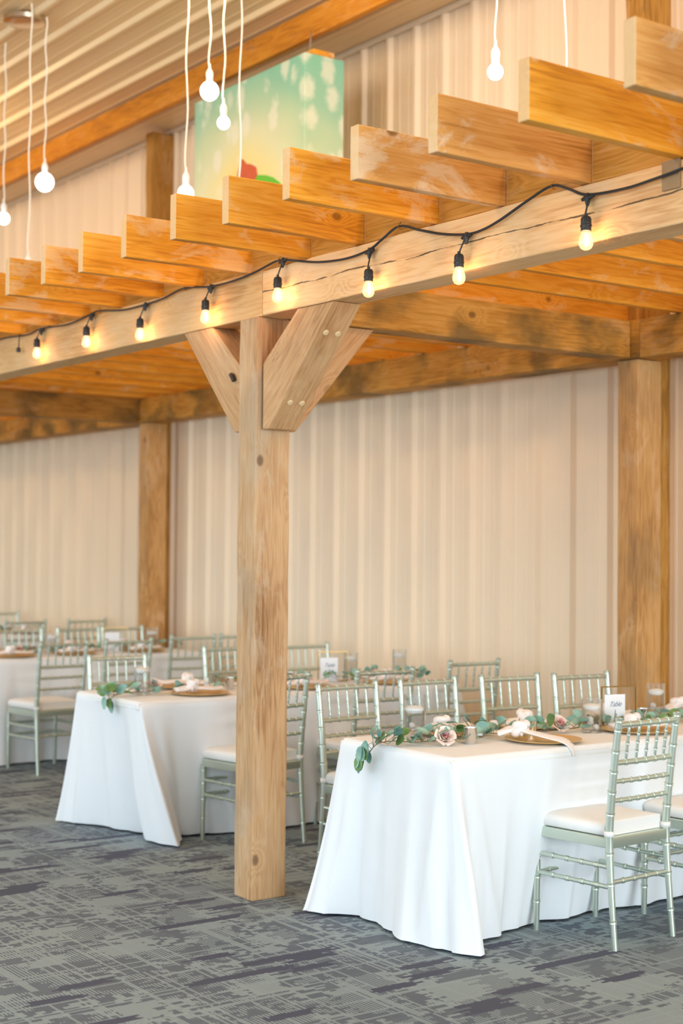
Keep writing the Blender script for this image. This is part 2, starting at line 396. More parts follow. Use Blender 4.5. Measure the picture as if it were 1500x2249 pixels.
mb.add([(x, WY-h, 0) for x, h in pr] + [(x, WY-h, CZ) for x, h in pr] + [(-20, WY+0.1, 0), (4, WY+0.1, 0), (4, WY+0.1, CZ), (-20, WY+0.1, CZ)],
       [(i, i+1, n+i+1, n+i) for i in range(n-1)] + [(2*n, 2*n+3, 2*n+2, 2*n+1), (0, n, 2*n+3, 2*n), (n-1, 2*n+1, 2*n+2, 2*n-1)])
struct(mb.obj('wall_back', 'wall'))
pr = rib_profile(-1.0, WY, 5.427)
n = len(pr); mb = MB()
mb.add([(-20, y, CZ-h) for y, h in pr] + [(4, y, CZ-h) for y, h in pr] + [(-20, -1, CZ+0.1), (-20, WY, CZ+0.1), (4, WY, CZ+0.1), (4, -1, CZ+0.1)],
       [(i, n+i, n+i+1, i+1) for i in range(n-1)] + [(2*n, 2*n+1, 2*n+2, 2*n+3), (0, 2*n, 2*n+3, n), (n-1, 2*n-1, 2*n+2, 2*n+1)])
struct(mb.obj('ceiling', 'ceil'))
struct(MB().box(-20.1, -20, -1, WY, 0, CZ).obj('wall_left', 'wall'))
mb = MB(); mb.prism([(-20, CZ-0.035), (4, CZ-0.035), (4, CZ-0.002), (-20, CZ-0.002)], WY-0.055, WY-0.021); struct(mb.obj('trim_1', 'trim', bevel=0.004))
struct(MB().box(-20, 4, WY-0.034, WY-0.022, 0.0, 0.10).obj('baseboard_back', 'trim'))

tag(timber('ceiling_purlin', (-20, 5.665, 5.115), (4, 5.665, 5.115), 0.05, 0.19, 'purlin', bevel=0.003), 'long orange wooden purlin running just under the ribbed ceiling', 'beam')
# building columns standing against the wall above the pergola
for cx, lab in ((-5.78, 'rough square building column against the wall, above and behind the right pergola post'), (-11.42, 'rough building column against the wall, rising behind the hanging art box on its left')):
    tag(timber('wall_column', (cx, 6.325, 0.0), (cx, 6.325, 5.18), 0.12, 0.33, 'column', bevel=0.02, rough=0.004), lab, 'column')

# ------------------------------------------------------------------ the pergola
FY0, FY1 = 3.664, 3.82
def cat_tag(o, l, g=None): return tag(o, l, 'beam', g)
cat_tag(timber('front_beam', (-5.70, 3.742, 2.75), (-0.6, 3.742, 2.75), 0.155, 0.207, 'beam_crack', bevel=0.006, rough=0.0025), 'heavy cracked front beam of the pergola, running right from above the front post')
cat_tag(timber('front_beam', (-13.5, 3.742, 2.752), (-5.703, 3.742, 2.752), 0.155, 0.213, 'beam', bevel=0.006, rough=0.0025), 'heavy front beam of the pergola, left of the joint above the front post')
cat_tag(timber('wall_beam', (-20, 6.155, 2.75), (-5.63, 6.155, 2.75), 0.19, 0.21, 'wallbeam', rough=0.0025), 'long dark-stained pergola beam along the wall, left of the right wall post')
cat_tag(timber('wall_beam', (-5.627, 6.155, 2.75), (2.0, 6.155, 2.75), 0.19, 0.21, 'wallbeam', rough=0.0025), 'short visible length of pergola wall beam at the right edge, with a dark crack')
for x, lab in ((-5.765, 'cross beam of the pergola from the front post back to the right wall post'), (-11.42, 'far cross beam of the pergola ending at the left wall post')):
    cat_tag(timber('cross_beam', (x, 3.822, 2.75), (x, 6.058, 2.75), 0.15, 0.205, 'wallbeam', rough=0.002), lab)
# posts
post = timber('front_post', (-5.785, 3.738, 0.0), (-5.785, 3.738, 2.645), 0.152, 0.186, 'post', bevel=0.007, rough=0.0035)
tag(post, 'square rough-sawn front post of the pergola standing on the carpet between two tables', 'post')
for x, lab in ((-5.735, 'square timber post standing against the wall behind the table 1 card'), (-11.31, 'square timber post standing against the wall at the far left tables')):
    tag(timber('wall_post', (x, 6.18, 0.0), (x, 6.18, 2.643), 0.15, 0.188, 'wallpost', bevel=0.006, rough=0.003), lab, 'post')

def local_obj(mb, name, mat, parent, **k): return mb.obj(name, mat, parent, **k)
def brace(label, dirv, foot, z0, z1, reach, w, thick_h, bolts):
    # a knee brace: parallelogram cut level at top and plumb at the post; dirv = unit horizontal direction away from post
    root = thing('knee_brace', label, 'brace', foot)
    d = Vector(dirv); s = Vector((-d.y, d.x, 0))
    # side profile in (a=along dirv, z): against post from z0 up, under beam out to reach
    prof = [(0, z0), (0.075 if False else 0.0, z0+thick_h), (reach-thick_h*0.95, z1), (reach, z1), (0.055, z0-0.0)]
    prof = [(0.0, z0), (0.0, z0+0.02), (0.0, z0+thick_h), (reach-thick_h*0.9, z1), (reach, z1), (0.05, z0)]
    n = len(prof); vs = []
    for q in (-w/2, w/2):
        for a, z in prof: vs.append(tuple(d*a + s*q + Vector((0, 0, z))))
    mb = MB().add(vs, [tuple(range(n)), tuple(reversed(range(n, 2*n)))] + [(i, i+n, (i+1) % n+n, (i+1) % n) for i in range(n)])
    # rotate mesh frame so that local X follows the brace (grain)
    ax = (d*reach + Vector((0, 0, z1-z0))).normalized(); ay = s; az = ax.cross(ay)
    mm = Matrix((ax, ay, az))
    mb.v = [tuple(mm @ Vector(v)) for v in mb.v]
    o = mb.obj('timber', 'brace', root, bevel=0.004)
    o.matrix_local = mm.transposed().to_4x4()
    if bolts:
        ax2 = (d*(reach-0.05) + Vector((0, 0, z1-z0))).normalized()
        nrm = Vector(ax2.cross(s)); 
        if nrm.z > 0: nrm = -nrm
        base = d*0.05 + Vector((0, 0, z0))
        Lb = math.hypot(reach-0.05, z1-z0)
        for fr in bolts:
            for q in (-0.032, 0.032):
                c = base + ax2*Lb*fr + s*q
                bb = MB().lathe([(0.0145, -0.004), (0.0145, 0.002), (0.011, 0.0055), (0.0, 0.006)], seg=16).obj('bolt', 'bolt', root, smooth=True)
                bb.location = c; bb.rotation_euler = nrm.to_track_quat('Z', 'Y').to_euler()
    return root
brace('right knee brace with four pale bolt heads, on the front post', (1, 0, 0), (-5.69, 3.742, 0), 2.13, 2.644, 0.545, 0.148, 0.30, (0.22, 0.77))
brace('left knee brace from the front post up to the front beam', (-1, 0, 0), (-5.88, 3.742, 0), 2.13, 2.644, 0.53, 0.148, 0.30, None)
brace('rear knee brace from the front post back to the cross beam', (0, 1, 0), (-5.765, 3.816, 0), 2.13, 2.644, 0.50, 0.10, 0.24, None)
hd = MB().tube([(-5.955, 3.662, 2.40), (-5.935, 3.655, 2.392), (-5.925, 3.66, 2.37)], 0.012, 8).obj('cable_clip', 'iron')
tag(hd, 'small dark metal clip on the left knee brace beside the post', 'clip')

# joists
jx = [-2.40, -2.812, -3.230, -3.664, -4.098, -4.485, -4.970, -5.356, -5.828, -6.272, -6.668, -7.078]
names = ['cut by the right edge', 'highest, nearest the right edge', 'with big knots at its end, second highest', 'third from the right, with a pale worn patch', 'fourth from the right, streaky and darker below',
         'fifth from the right, with one round knot', 'sixth from the right, in front of the painted leaf', 'seventh from the right, plain and smooth', 'eighth from the right, with a dark knot',
         'ninth from the right, with pale upper edge', 'tenth from the right, with dark corner knot', 'eleventh from the right, below a hanging cord']
ordw = 'twelfth thirteenth fourteenth fifteenth sixteenth seventeenth eighteenth nineteenth twentieth twenty-first twenty-second twenty-third twenty-fourth twenty-fifth twenty-sixth twenty-seventh twenty-eighth twenty-ninth thirtieth thirty-first thirty-second thirty-third thirty-fourth thirty-fifth'.split()
names += [q + ' from the right, receding to the left' for q in ordw]
k = 0
x = -7.078-0.42
while x > -16: jx.append(x); x -= 0.425
for i, x in enumerate(jx):
    lab = 'orange pergola joist, ' + names[i]
    y0 = 3.0 + (0, -.015, -.018, -.006, .003, -.02, .02, .005, .025, .035, .03, .023)[i] if i < 12 else 3.02
    o = timber('pergola_joist', (x, y0, 2.95), (x, 6.34, 2.95), 0.044 if i != 2 else 0.046, 0.188, 'joist_pale' if i in (1, 3, 4) else 'joist', bevel=0.003, rough=0.0015, seed=i)
    cat_tag(o, lab, 'overhanging joists of the pergola')
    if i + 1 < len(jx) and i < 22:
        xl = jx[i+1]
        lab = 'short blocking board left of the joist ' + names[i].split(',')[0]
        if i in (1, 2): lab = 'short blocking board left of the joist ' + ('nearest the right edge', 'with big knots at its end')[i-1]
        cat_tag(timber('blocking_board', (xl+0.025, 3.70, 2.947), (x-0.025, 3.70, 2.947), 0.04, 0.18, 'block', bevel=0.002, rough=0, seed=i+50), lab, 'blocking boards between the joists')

tag(MB().box(-3.30, -3.225, 3.655, 3.6635, 2.76, 2.856).obj('steel_strap', 'strapgrey', bevel=0.002), 'grey steel strap on the front beam near the right edge', 'strap')

# ------------------------------------------------------------------ string lights
cab = [(-3.0, 2.835), (-3.201, 2.814), (-3.316, 2.804), (-3.456, 2.797), (-3.626, 2.809), (-3.712, 2.845), (-3.796, 2.873), (-3.919, 2.844), (-4.063, 2.8), (-4.164, 2.779), (-4.259, 2.778), (-4.401, 2.803), (-4.54, 2.842), (-4.665, 2.878), (-4.775, 2.844), (-4.866, 2.814), (-5.024, 2.803), (-5.223, 2.818), (-5.397, 2.85), (-5.535, 2.873), (-5.73, 2.848), (-5.927, 2.834), (-6.125, 2.837), (-6.372, 2.862), (-6.577, 2.84), (-6.777, 2.833), (-7.017, 2.835), (-7.291, 2.864), (-7.39, 2.859), (-7.673, 2.837), (-8.036, 2.853), (-8.226, 2.839), (-8.629, 2.856), (-9.2, 2.83), (-9.9, 2.86)]
def smooth_path(pts, k=5):
    P = [Vector(p) for p in pts]; out = []
    for i in range(len(P)-1):
        a = P[max(i-1, 0)]; b = P[i]; c = P[i+1]; d = P[min(i+2, len(P)-1)]
        for j in range(k):
            t = j/k; out.append(0.5*((2*b)+(c-a)*t+(2*a-5*b+4*c-d)*t*t+(3*b-a-3*c+d)*t**3))
    out.append(P[-1]); return out
YC = 3.645
root = thing('string_light_cable', 'black outdoor string light cable swagged along the front beam', 'cable', (-6, YC, 2.85))
cp = smooth_path([(x+6, 0, z-2.85) for x, z in cab])
MB().tube(cp, 0.0052, 8).obj('cable', 'black', root, smooth=True)
for sx, sz in ((-3.79, 2.871), (-4.659, 2.876), (-5.527, 2.871), (-6.364, 2.861), (-7.281, 2.862)):
    MB().tube([(sx+6-0.004, 0.008, sz-2.85+0.018), (sx+6-0.004, -0.006, sz-2.85+0.008), (sx+6-0.002, -0.006, sz-2.85-0.008), (sx+6, 0.008, sz-2.85-0.010)], 0.0018, 6).obj('staple', 'brass', root)
MB().tube([(-1.98+0.045*math.cos(a), -0.004, 0.055+0.040*math.sin(a)) for a in [2*PI*i/20 for i in range(21)]], 0.0045, 8).obj('cable_loop', 'black', root, smooth=True)
J = [(-8.024, 2.843), (-7.379, 2.85), (-6.768, 2.829), (-6.116, 2.832), (-5.498, 2.864), (-4.859, 2.807), (-4.253, 2.770), (-3.621, 2.799)]
B = [(-8.033, 2.715), (-7.392, 2.712), (-6.779, 2.684), (-6.126, 2.695), (-5.503, 2.715), (-4.833, 2.652), (-4.268, 2.626), (-3.605, 2.652)]
where = ['leftmost lit bulb', 'second lit bulb from the left', 'third lit bulb from the left', 'fourth lit bulb from the left, left of the post,', 'lit bulb right above the front post', 'third lit bulb from the right,', 'second largest lit bulb, second from the right,', 'largest lit bulb, nearest the right edge']
def string_bulb(i, jx_, jz, bx, bz, lit=True):
    r = thing('string_light_bulb', where[i] + ' hanging in front of the beam', 'bulb', (bx, 3.62, bz), 0, 'string light bulbs on the front beam')
    s = 1.0
    # tee connector in cable
    dx = jx_-bx; dz = jz-bz; dy = YC-3.62
    MB().tube([(dx-0.028, dy, dz-0.004), (dx-0.012, dy, dz), (dx, dy-0.001, dz+0.002), (dx+0.012, dy, dz), (dx+0.028, dy, dz+0.004)], [0.006, 0.009, 0.010, 0.009, 0.006], 8).tube([(dx, dy, dz+0.014), (dx, dy-0.002, dz-0.008), (dx, dy-0.003, dz-0.030)], [0.008, 0.011, 0.005], 8).obj('tee_connector', 'black', r, smooth=True)
    MB().tube([(dx, dy-0.003, dz-0.026), (dx*0.6+0.003, dy-0.006, (dz+0.07)*0.55+0.02), (dx*0.2, 0.0, 0.085), (0, 0, 0.075)], 0.0032, 8).obj('drop_cord', 'black', r, smooth=True)
    MB().lathe([(0.0, 0.088), (0.006, 0.086), (0.006, 0.078), (0.015, 0.074), (0.0185, 0.066), (0.0185, 0.048), (0.0205, 0.046), (0.0205, 0.041), (0.0185, 0.039), (0.0185, 0.026), (0.0, 0.026)], seg=20).obj('socket', 'black', r, smooth=True)
    MB().lathe([(0.0135, 0.028), (0.0165, 0.018), (0.0225, 0.002), (0.0250, -0.012), (0.0235, -0.024), (0.0175, -0.034), (0.008, -0.039), (0.0, -0.040)], seg=24).obj('glass_envelope', 'bulbglass', r, smooth=True)
    fl_ = MB()
    for a in (0.6, 2.7, 4.8):
        c, q = math.cos(a)*0.0042, math.sin(a)*0.0042
        fl_.tube([(c*0.5, q*0.5, 0.016), (c, q, 0.0), (c*0.6, q*0.6, -0.024)], 0.0017, 6)
    fl_.obj('filament', 'filament', r, smooth=True)
    l = point('bulb_light', (bx, 3.606, bz-0.006), 0.6, (1.0, 0.56, 0.32), 0.012)
for i in range(8): string_bulb(i, J[i][0], J[i][1], B[i][0], B[i][1])
mt = MB().tube([(-8.33, 3.642, 2.852), (-8.33, 3.638, 2.80), (-8.33, 3.638, 2.775)], 0.0032, 6)
mt.lathe([(0.0, 0.0), (0.012, 0.0), (0.014, 0.02), (0.006, 0.03), (0, 0.03)], (-8.33, 3.636, 2.745), 12)
tag(mt.obj('empty_socket', 'black', smooth=True), 'small empty black socket without bulb at the left end of the cable', 'socket')

# ------------------------------------------------------------------ pendants
def canopy(x, y, label):
    r = thing('pendant_canopy', label, 'canopy', (x, y, CZ-0.022))
    MB().lathe([(0.0, -0.035), (0.12, -0.035), (0.14, -0.028), (0.143, 0.0), (0.0, 0.0)], seg=40).obj('canopy_plate', 'chrome', r, smooth=True)
canopy(-9.54, 4.17, 'round brushed metal ceiling canopy at the top left of the photo')
canopy(-7.03, 4.19, 'round ceiling canopy above the middle pendants')
canopy(-4.53, 4.22, 'round ceiling canopy above the right pendants')
def pendant(label, x, y, z, dia, top=None, g='pendant bulbs on white cords'):
    # z = centre of the bulb
    r = thing('pendant_bulb', label, 'pendant light', (x, y, z), 0, g)
    top = CZ-0.05-z
    rr = random.Random(int(x*977+z*31)); path = []
    N = 26
    for i in range(N+1):
        t = i/N; wv = 0.006*math.sin(t*17+rr.random()*0.4+x*3)*(1 if 0 < i < N else 0)
        path.append((wv, wv*0.6, dia*0.5+0.07+(top-dia*0.5-0.07)*t))
    MB().tube(path, 0.0048, 8).obj('cord', 'cord', r, smooth=True)
    R = dia/2
    MB().lathe([(0, R+0.105), (0.006, R+0.10), (0.0075, R+0.075), (0.0175, R+0.058), (0.021, R+0.048), (0.021, R+0.028), (0.019, R+0.026), (0.019, R-0.004), (0.0, R-0.004)], seg=20).obj('socket', 'white_plastic', r, smooth=True)
    pf = [(0.014, R+0.004), (0.018, R-0.004)]
    for i in range(2, 13):
        a = PI*i/12; pf.append((R*math.sin(a), R*math.cos(a)*1.04))
    MB().lathe(pf, seg=28).obj('bulb', 'bulb', r, smooth='full')
pendant('lit pendant bulb cut by the left edge of the photo', -10.002, 4.24, 3.919, 0.085)
pendant('pendant hanging lowest from the left canopy, its bulb hidden by a joist', -9.163, 4.06, 3.385, 0.09)
pendant('lit pendant bulb hanging right of the left canopy', -9.341, 4.25, 4.053, 0.125)
pendant('pendant bulb peeping over a joist, left of the painted box', -7.164, 4.1, 3.545, 0.09)
pendant('larger lit bulb hanging high in front of the painted box', -7.173, 4.25, 4.145, 0.105)
pendant('smaller lit bulb just below and right of the larger one, by the painted box', -7.15, 4.33, 3.974, 0.072)
pendant('pendant cord in front of the painted box, its bulb hidden behind a joist', -6.604, 4.1, 3.35, 0.08)
pendant('lit pendant bulb hanging at the upper right before the cream wall', -4.711, 4.19, 3.614, 0.07)
pendant('rightmost pendant cord, its bulb hidden behind a joist', -4.355, 4.25, 3.30, 0.07)

# ------------------------------------------------------------------ painted hanging box
ax0, ax1, ay0, ay1, az0, az1 = -9.525, -8.088, 5.52, 5.84, 3.43, 4.868
r = thing('hanging_art_box', 'large painted canvas box in green and yellow hanging near the ceiling', 'artwork', (ax0, ay0, az0))
MB().box(0, ax1-ax0, 0, ay1-ay0, 0, az1-az0).obj('painted_canvas', 'art', r, bevel=0.006)
leafp = []
for i in range(15):
    a = PI*(0.02+0.96*i/14); leafp.append((0.78+0.48*math.cos(a), 0.40+0.335*math.sin(a)**0.9))
for i in range(14, -1, -1):
    a = PI*(0.02+0.96*i/14); leafp.append((0.74+0.40*math.cos(a), 0.34+0.26*math.sin(a)))
MB().prism(leafp, -0.003, 0.001).obj('painted_leaf', 'artgreen', r)
MB().prism([(0.58, 0.70), (0.62, 0.80), (0.655, 0.885), (0.685, 0.875), (0.72, 0.84), (0.79, 0.82), (0.85, 0.79), (0.87, 0.73), (0.80, 0.66), (0.66, 0.64)], -0.005, 0.001).obj('painted_bloom', 'artred', r)
MB().box(1.437-0.30, 1.437-0.002, 0.07, 0.24, 1.438, 1.475).obj('wood_cleat', 'joist', r, bevel=0.003)
MB().tube([(1.33, 0.11, 1.475), (1.33, 0.115, 1.56), (1.335, 0.12, 1.62), (1.33, 0.135, 1.65), (1.325, 0.12, 1.66)], 0.006, 8).obj('hook', 'chrome', r, smooth=True)

# ------------------------------------------------------------------ chairs
def bamboo(path, r0, knots, r1=None, seg=12, bump=0.0028, kw=0.006, res=60):
    P = [Vector(p) for p in path]
    L = [0.0]
    for i in range(1, len(P)): L.append(L[-1]+(P[i]-P[i-1]).length)
    T = L[-1]; r1 = r1 or r0
    ts = set([0.0, 1.0])
    for k in knots:
        for d in (-2.2, -1.2, -1.0, 0, 1.0, 1.2, 2.2): 
            t = k+d*kw/T
            if 0 < t < 1: ts.add(t)
    for i in range(1, 12): ts.add(i/12)
    ts = sorted(ts); pts = []; rad = []
    for t in ts:
        s = t*T; i = 0
        while i < len(L)-2 and L[i+1] < s: i += 1
        q = (s-L[i])/max(1e-9, L[i+1]-L[i]); pts.append(P[i].lerp(P[i+1], q))
        r = r0+(r1-r0)*t
        for k in knots:
            d = abs(t-k)*T/kw
            if d < 1.05: r += bump*(0.55 if d < 0.3 else 1.0)
        rad.append(r)
    return pts, rad
def make_chair():
    r = thing('chiavari_chair', '', 'chair', group='silver chairs with white seat pads')
    fx, bx = -0.205, 0.175; hw_f, hw_b = 0.188, 0.180
    def backx(z):
        if z < 0.45: return bx + 0.036*((0.45-z)/0.45)**1.3
        return bx + 0.052*((z-0.45)/0.47)**1.25
    zs = [0.92*i/24 for i in range(25)]
    for s in (-1, 1):
        path = [(backx(z), s*(hw_b+0.004*(abs(z-0.45)/0.45)), z) for z in zs]
        pts, rad = bamboo(path, 0.0125, [0.12, 0.28, 0.41, 0.585, 0.68, 0.77, 0.86, 0.955], seg=14, r1=0.0145)
        rad = [x+0.0035*max(0, 1-abs(p.z-0.5)/0.4) for x, p in zip(rad, pts)]
        mb = MB().tube(pts, rad, 14)
        mb.lathe([(0.013, 0), (0.017, 0.003), (0.017, 0.009), (0.014, 0.012), (0.0165, 0.016), (0.0165, 0.022), (0.0, 0.027)], (backx(0.92), s*(hw_b+0.004), 0.905), 14)
        mb.obj('back_post', 'chair', r, smooth=True)
        pts, rad = bamboo([(fx-0.004, s*hw_f, 0.0), (fx, s*hw_f, 0.41)], 0.0125, [0.30, 0.55, 0.76, 0.93], r1=0.0165)
        MB().tube(pts, rad, 14).obj('leg', 'chair', r, smooth=True)
        for z in (0.245, 0.325):
            pts, rad = bamboo([(fx, s*hw_f, z), (backx(z), s*hw_b, z)], 0.0095, [0.22, 0.42, 0.62, 0.82])
            MB().tube(pts, rad, 12).obj('stretcher', 'chair', r, smooth=True)
    for xx, z, hh in ((backx(0.265), 0.265, hw_b), (fx, 0.245, hw_f), (fx, 0.325, hw_f)):
        pts, rad = bamboo([(xx, -hh, z), (xx, hh, z)], 0.0095, [0.2, 0.4, 0.6, 0.8])
        MB().tube(pts, rad, 12).obj('stretcher', 'chair', r, smooth=True)
    # seat frame
    def outline(grow, z, n=9):
        pts = []; cs = [(fx-0.012-grow, -hw_f-0.014-grow, 0.035), (bx+0.012+grow, -hw_b-0.006-grow, 0.02), (bx+0.012+grow, hw_b+0.006+grow, 0.02), (fx-0.012-grow, hw_f+0.014+grow, 0.035)]
        for i, (cx, cy, cr) in enumerate(cs):
            sx = 1 if cx < 0 else -1; sy = 1 if cy < 0 else -1
            ctr = (cx+sx*cr, cy+sy*cr); a0 = {0: PI, 1: 1.5*PI, 2: 0, 3: 0.5*PI}[i]
            for j in range(n): a = a0+0.5*PI*j/(n-1); pts.append((ctr[0]+cr*math.cos(a), ctr[1]+cr*math.sin(a), z))
        return pts
    def loft(rings):
        vs = []; 
        for R in rings: vs += R
        n = len(rings[0]); fs = [(i*n+k, i*n+(k+1) % n, (i+1)*n+(k+1) % n, (i+1)*n+k) for i in range(len(rings)-1) for k in range(n)]
        fs += [tuple(reversed(range(n))), tuple((len(rings)-1)*n+k for k in range(n))]
        return MB().add(vs, fs)
    loft([outline(-0.03, 0.400), outline(0, 0.400), outline(0.002, 0.404), outline(0.002, 0.438), outline(-0.002, 0.442), outline(-0.04, 0.442)]).obj('seat_frame', 'chair', r, smooth=True)
    rings = []
    for g, z in ((-0.02, 0.443), (-0.006, 0.446), (0.001, 0.453), (0.004, 0.470), (0.003, 0.480), (-0.004, 0.489), (-0.016, 0.495), (-0.04, 0.499), (-0.08, 0.503), (-0.12, 0.505)):
        rr = outline(g, z)
        rings.append([(min(x, bx-0.018) + 0.0, y*0.985, zz + 0.006*math.cos(x*7)*(1 if z > 0.475 else 0)) for x, y, zz in rr])
    cu = loft(rings).obj('seat_cushion', 'cushion', r, smooth='full')
    for s in (-1, 1):
        st = []
        for i in range(17):
            a = 2*PI*i/16; st.append((bx+0.0205*math.cos(a), s*hw_b+0.0205*math.sin(a), 0.458))
        mb = MB(); vs = []
        for (x, y, z) in st[:-1]: vs += [(x, y, z-0.011), (x, y, z+0.011)]
        n = 16
        mb.add(vs, [(2*i, 2*((i+1) % n), 2*((i+1) % n)+1, 2*i+1) for i in range(n)])
        o = mb.obj('strap', 'cushion', cu, smooth=True)
        sm = o.modifiers.new('solid', 'SOLIDIFY'); sm.thickness = 0.003
    # back rails and spindles
    for k, (z, rad_) in enumerate(((0.898, 0.0120), (0.744, 0.0112), (0.668, 0.0095), (0.590, 0.0095))):
        n = 5 if k < 2 else 6
        kn = [(i+1)/(n+1) for i in range(n)]
        path = [(backx(z)+0.010*(1-(2*j/8-1)**2)*(0.8), -hw_b+2*hw_b*j/8, z) for j in range(9)]
        pts, rd = bamboo(path, rad_, kn, kw=0.005)
        MB().tube(pts, rd, 12).obj('crest_rail' if k == 0 else 'back_rail', 'chair', r, smooth=True)
    for i in range(5):
        y = -hw_b+2*hw_b*(i+1)/6; bow = 0.008*(1-(y/hw_b)**2)
        path = [(backx(0.744)+bow, y, 0.75), (backx(0.898)+bow, y*1.0, 0.895)]
        pts, rd = bamboo(path, 0.0060, [0.25, 0.5, 0.75], kw=0.005, bump=0.0022)
        rd = [q*(0.55 if (j == 0 or j == len(rd)-1) else 1.0) for j, q in enumerate(rd)]
        MB().tube(pts, rd, 10).obj('spindle', 'chair', r, smooth=True)
    return r
chair0 = make_chair(); used = [False]
def place_chair(x, y, rz, label, group):
    if not used[0]:
        used[0] = True; chair0.location = (x, y, 0); chair0.rotation_euler = (0, 0, rz); chair0['label'] = label; chair0['group'] = group; return
    dup(chair0, (x, y, 0), rz, label, group)
G1 = 'silver chairs around the nearest table'; G2 = 'silver chairs around the second table'; G3 = 'silver chairs around the third table'; G4 = 'silver chairs at the far tables'
D = math.radians
place_chair(-4.430, 4.572, D(4), 'nearest silver chair, shown whole, at the right side of the nearest table', G1)
place_chair(-4.36, 5.150, D(2), 'silver chair cut by the right edge, next to the nearest whole chair', G1)
place_chair(-5.825, 4.430, PI+D(3), 'silver chair on the left side of the nearest table, closest to its end', G1)
place_chair(-5.825, 4.940, PI+D(1), 'silver chair left of the nearest table, second from its end, behind the tall candle vase', G1)
place_chair(-5.765, 5.430, PI-D(6), 'silver chair on the left side of the nearest table, third from its end', G1)
place_chair(-5.650, 5.850, PI-D(6), 'silver chair on the left side of the nearest table, farthest, beside the table card', G1)
place_chair(-6.880, 4.400, D(6), 'silver chair at the right side of the second table, half hidden by the front post', G2)
place_chair(-6.875, 5.135, D(-4), 'silver chair at the right side of the second table, behind the nearest left chair', G2)
place_chair(-7.100, 5.985, D(-3), 'silver chair at the far right end of the second table near the wall', G2)
place_chair(-8.105, 4.295, PI-D(5), 'silver chair on the left of the second table at its near end', G2)
place_chair(-8.480, 5.345, PI, 'silver chair left of the second table, just left of the front post', G2)
place_chair(-8.415, 5.945, PI, 'silver chair left of the second table, just right of the front post', G2)
place_chair(-9.860, 4.555, D(5), 'silver chair standing whole before the third table at left', G3)
place_chair(-9.895, 5.095, D(2), 'silver chair at the third table, second from the left whole chair', G3)
place_chair(-10.10, 5.770, D(-3), 'silver chair at the third table, its back showing just left of the front post', G3)
place_chair(-10.10, 6.190, D(0), 'silver chair of the third table nearest the wall, mostly behind the front post', G3)
place_chair(-11.05, 4.945, PI-D(4), 'blurred chair behind the third table at the left edge', G3)
place_chair(-11.05, 5.480, PI, 'blurred chair behind the third table, middle of its far side', G3)
place_chair(-11.00, 5.860, PI, 'blurred chair behind the third table, left of the wall post', G3)
place_chair(-12.70, 5.560, D(-3), 'blurred chair of the fourth table, on the left', G4)
place_chair(-12.70, 6.150, D(0), 'blurred chair of the fourth table, close to the wall', G4)
place_chair(-14.00, 6.050, PI, 'faint farthest chair at the left edge near the wall', G4)

# ------------------------------------------------------------------ tables and cloths
TZ = 0.765
def rrect(x0, x1, y0, y1, rad, step=0.02):
    """perimeter starting at the near left corner (x0,y0), going right along the near end; returns [(x,y,nx,ny,s)]"""
    out = []; s = 0
    segs = [((x0+rad, y0), (x1-rad, y0), (0, -1)), ((x1-rad, y0+rad), 270), ((x1, y0+rad), (x1, y1-rad), (1, 0)), ((x1-rad, y1-rad), 0), ((x1-rad, y1), (x0+rad, y1), (0, 1)), ((x0+rad, y1-rad), 90), ((x0, y1-rad), (x0, y0+rad), (-1, 0)), ((x0+rad, y0+rad), 180)]
    for g in segs:
        if len(g) == 3:
            a, b, nn = g; L = math.hypot(b[0]-a[0], b[1]-a[1]); k = max(1, int(L/step))
            for i in range(k): t = i/k; out.append((a[0]+(b[0]-a[0])*t, a[1]+(b[1]-a[1])*t, nn[0], nn[1], s+L*t))
            s += L
        else:
            c, a0 = g; k = 8; L = rad*PI/2
            for i in range(k):
                a = math.radians(a0+90*i/k); out.append((c[0]+rad*math.cos(a), c[1]+rad*math.sin(a), math.cos(a), math.sin(a), s+L*i/k))
            s += L
    return out, s
def spline(ctrl, s):
    # ctrl sorted list (s, a, b); catmull-rom on non-uniform s (cardinal)
    if s <= ctrl[0][0] or s >= ctrl[-1][0]: return None
    for i in range(len(ctrl)-1):
        if ctrl[i][0] <= s <= ctrl[i+1][0]:
            t = (s-ctrl[i][0])/(ctrl[i+1][0]-ctrl[i][0]); t = t*t*(3-2*t)
            return (ctrl[i][1]+(ctrl[i+1][1]-ctrl[i][1])*t, ctrl[i][2]+(ctrl[i+1][2]-ctrl[i][2])*t)
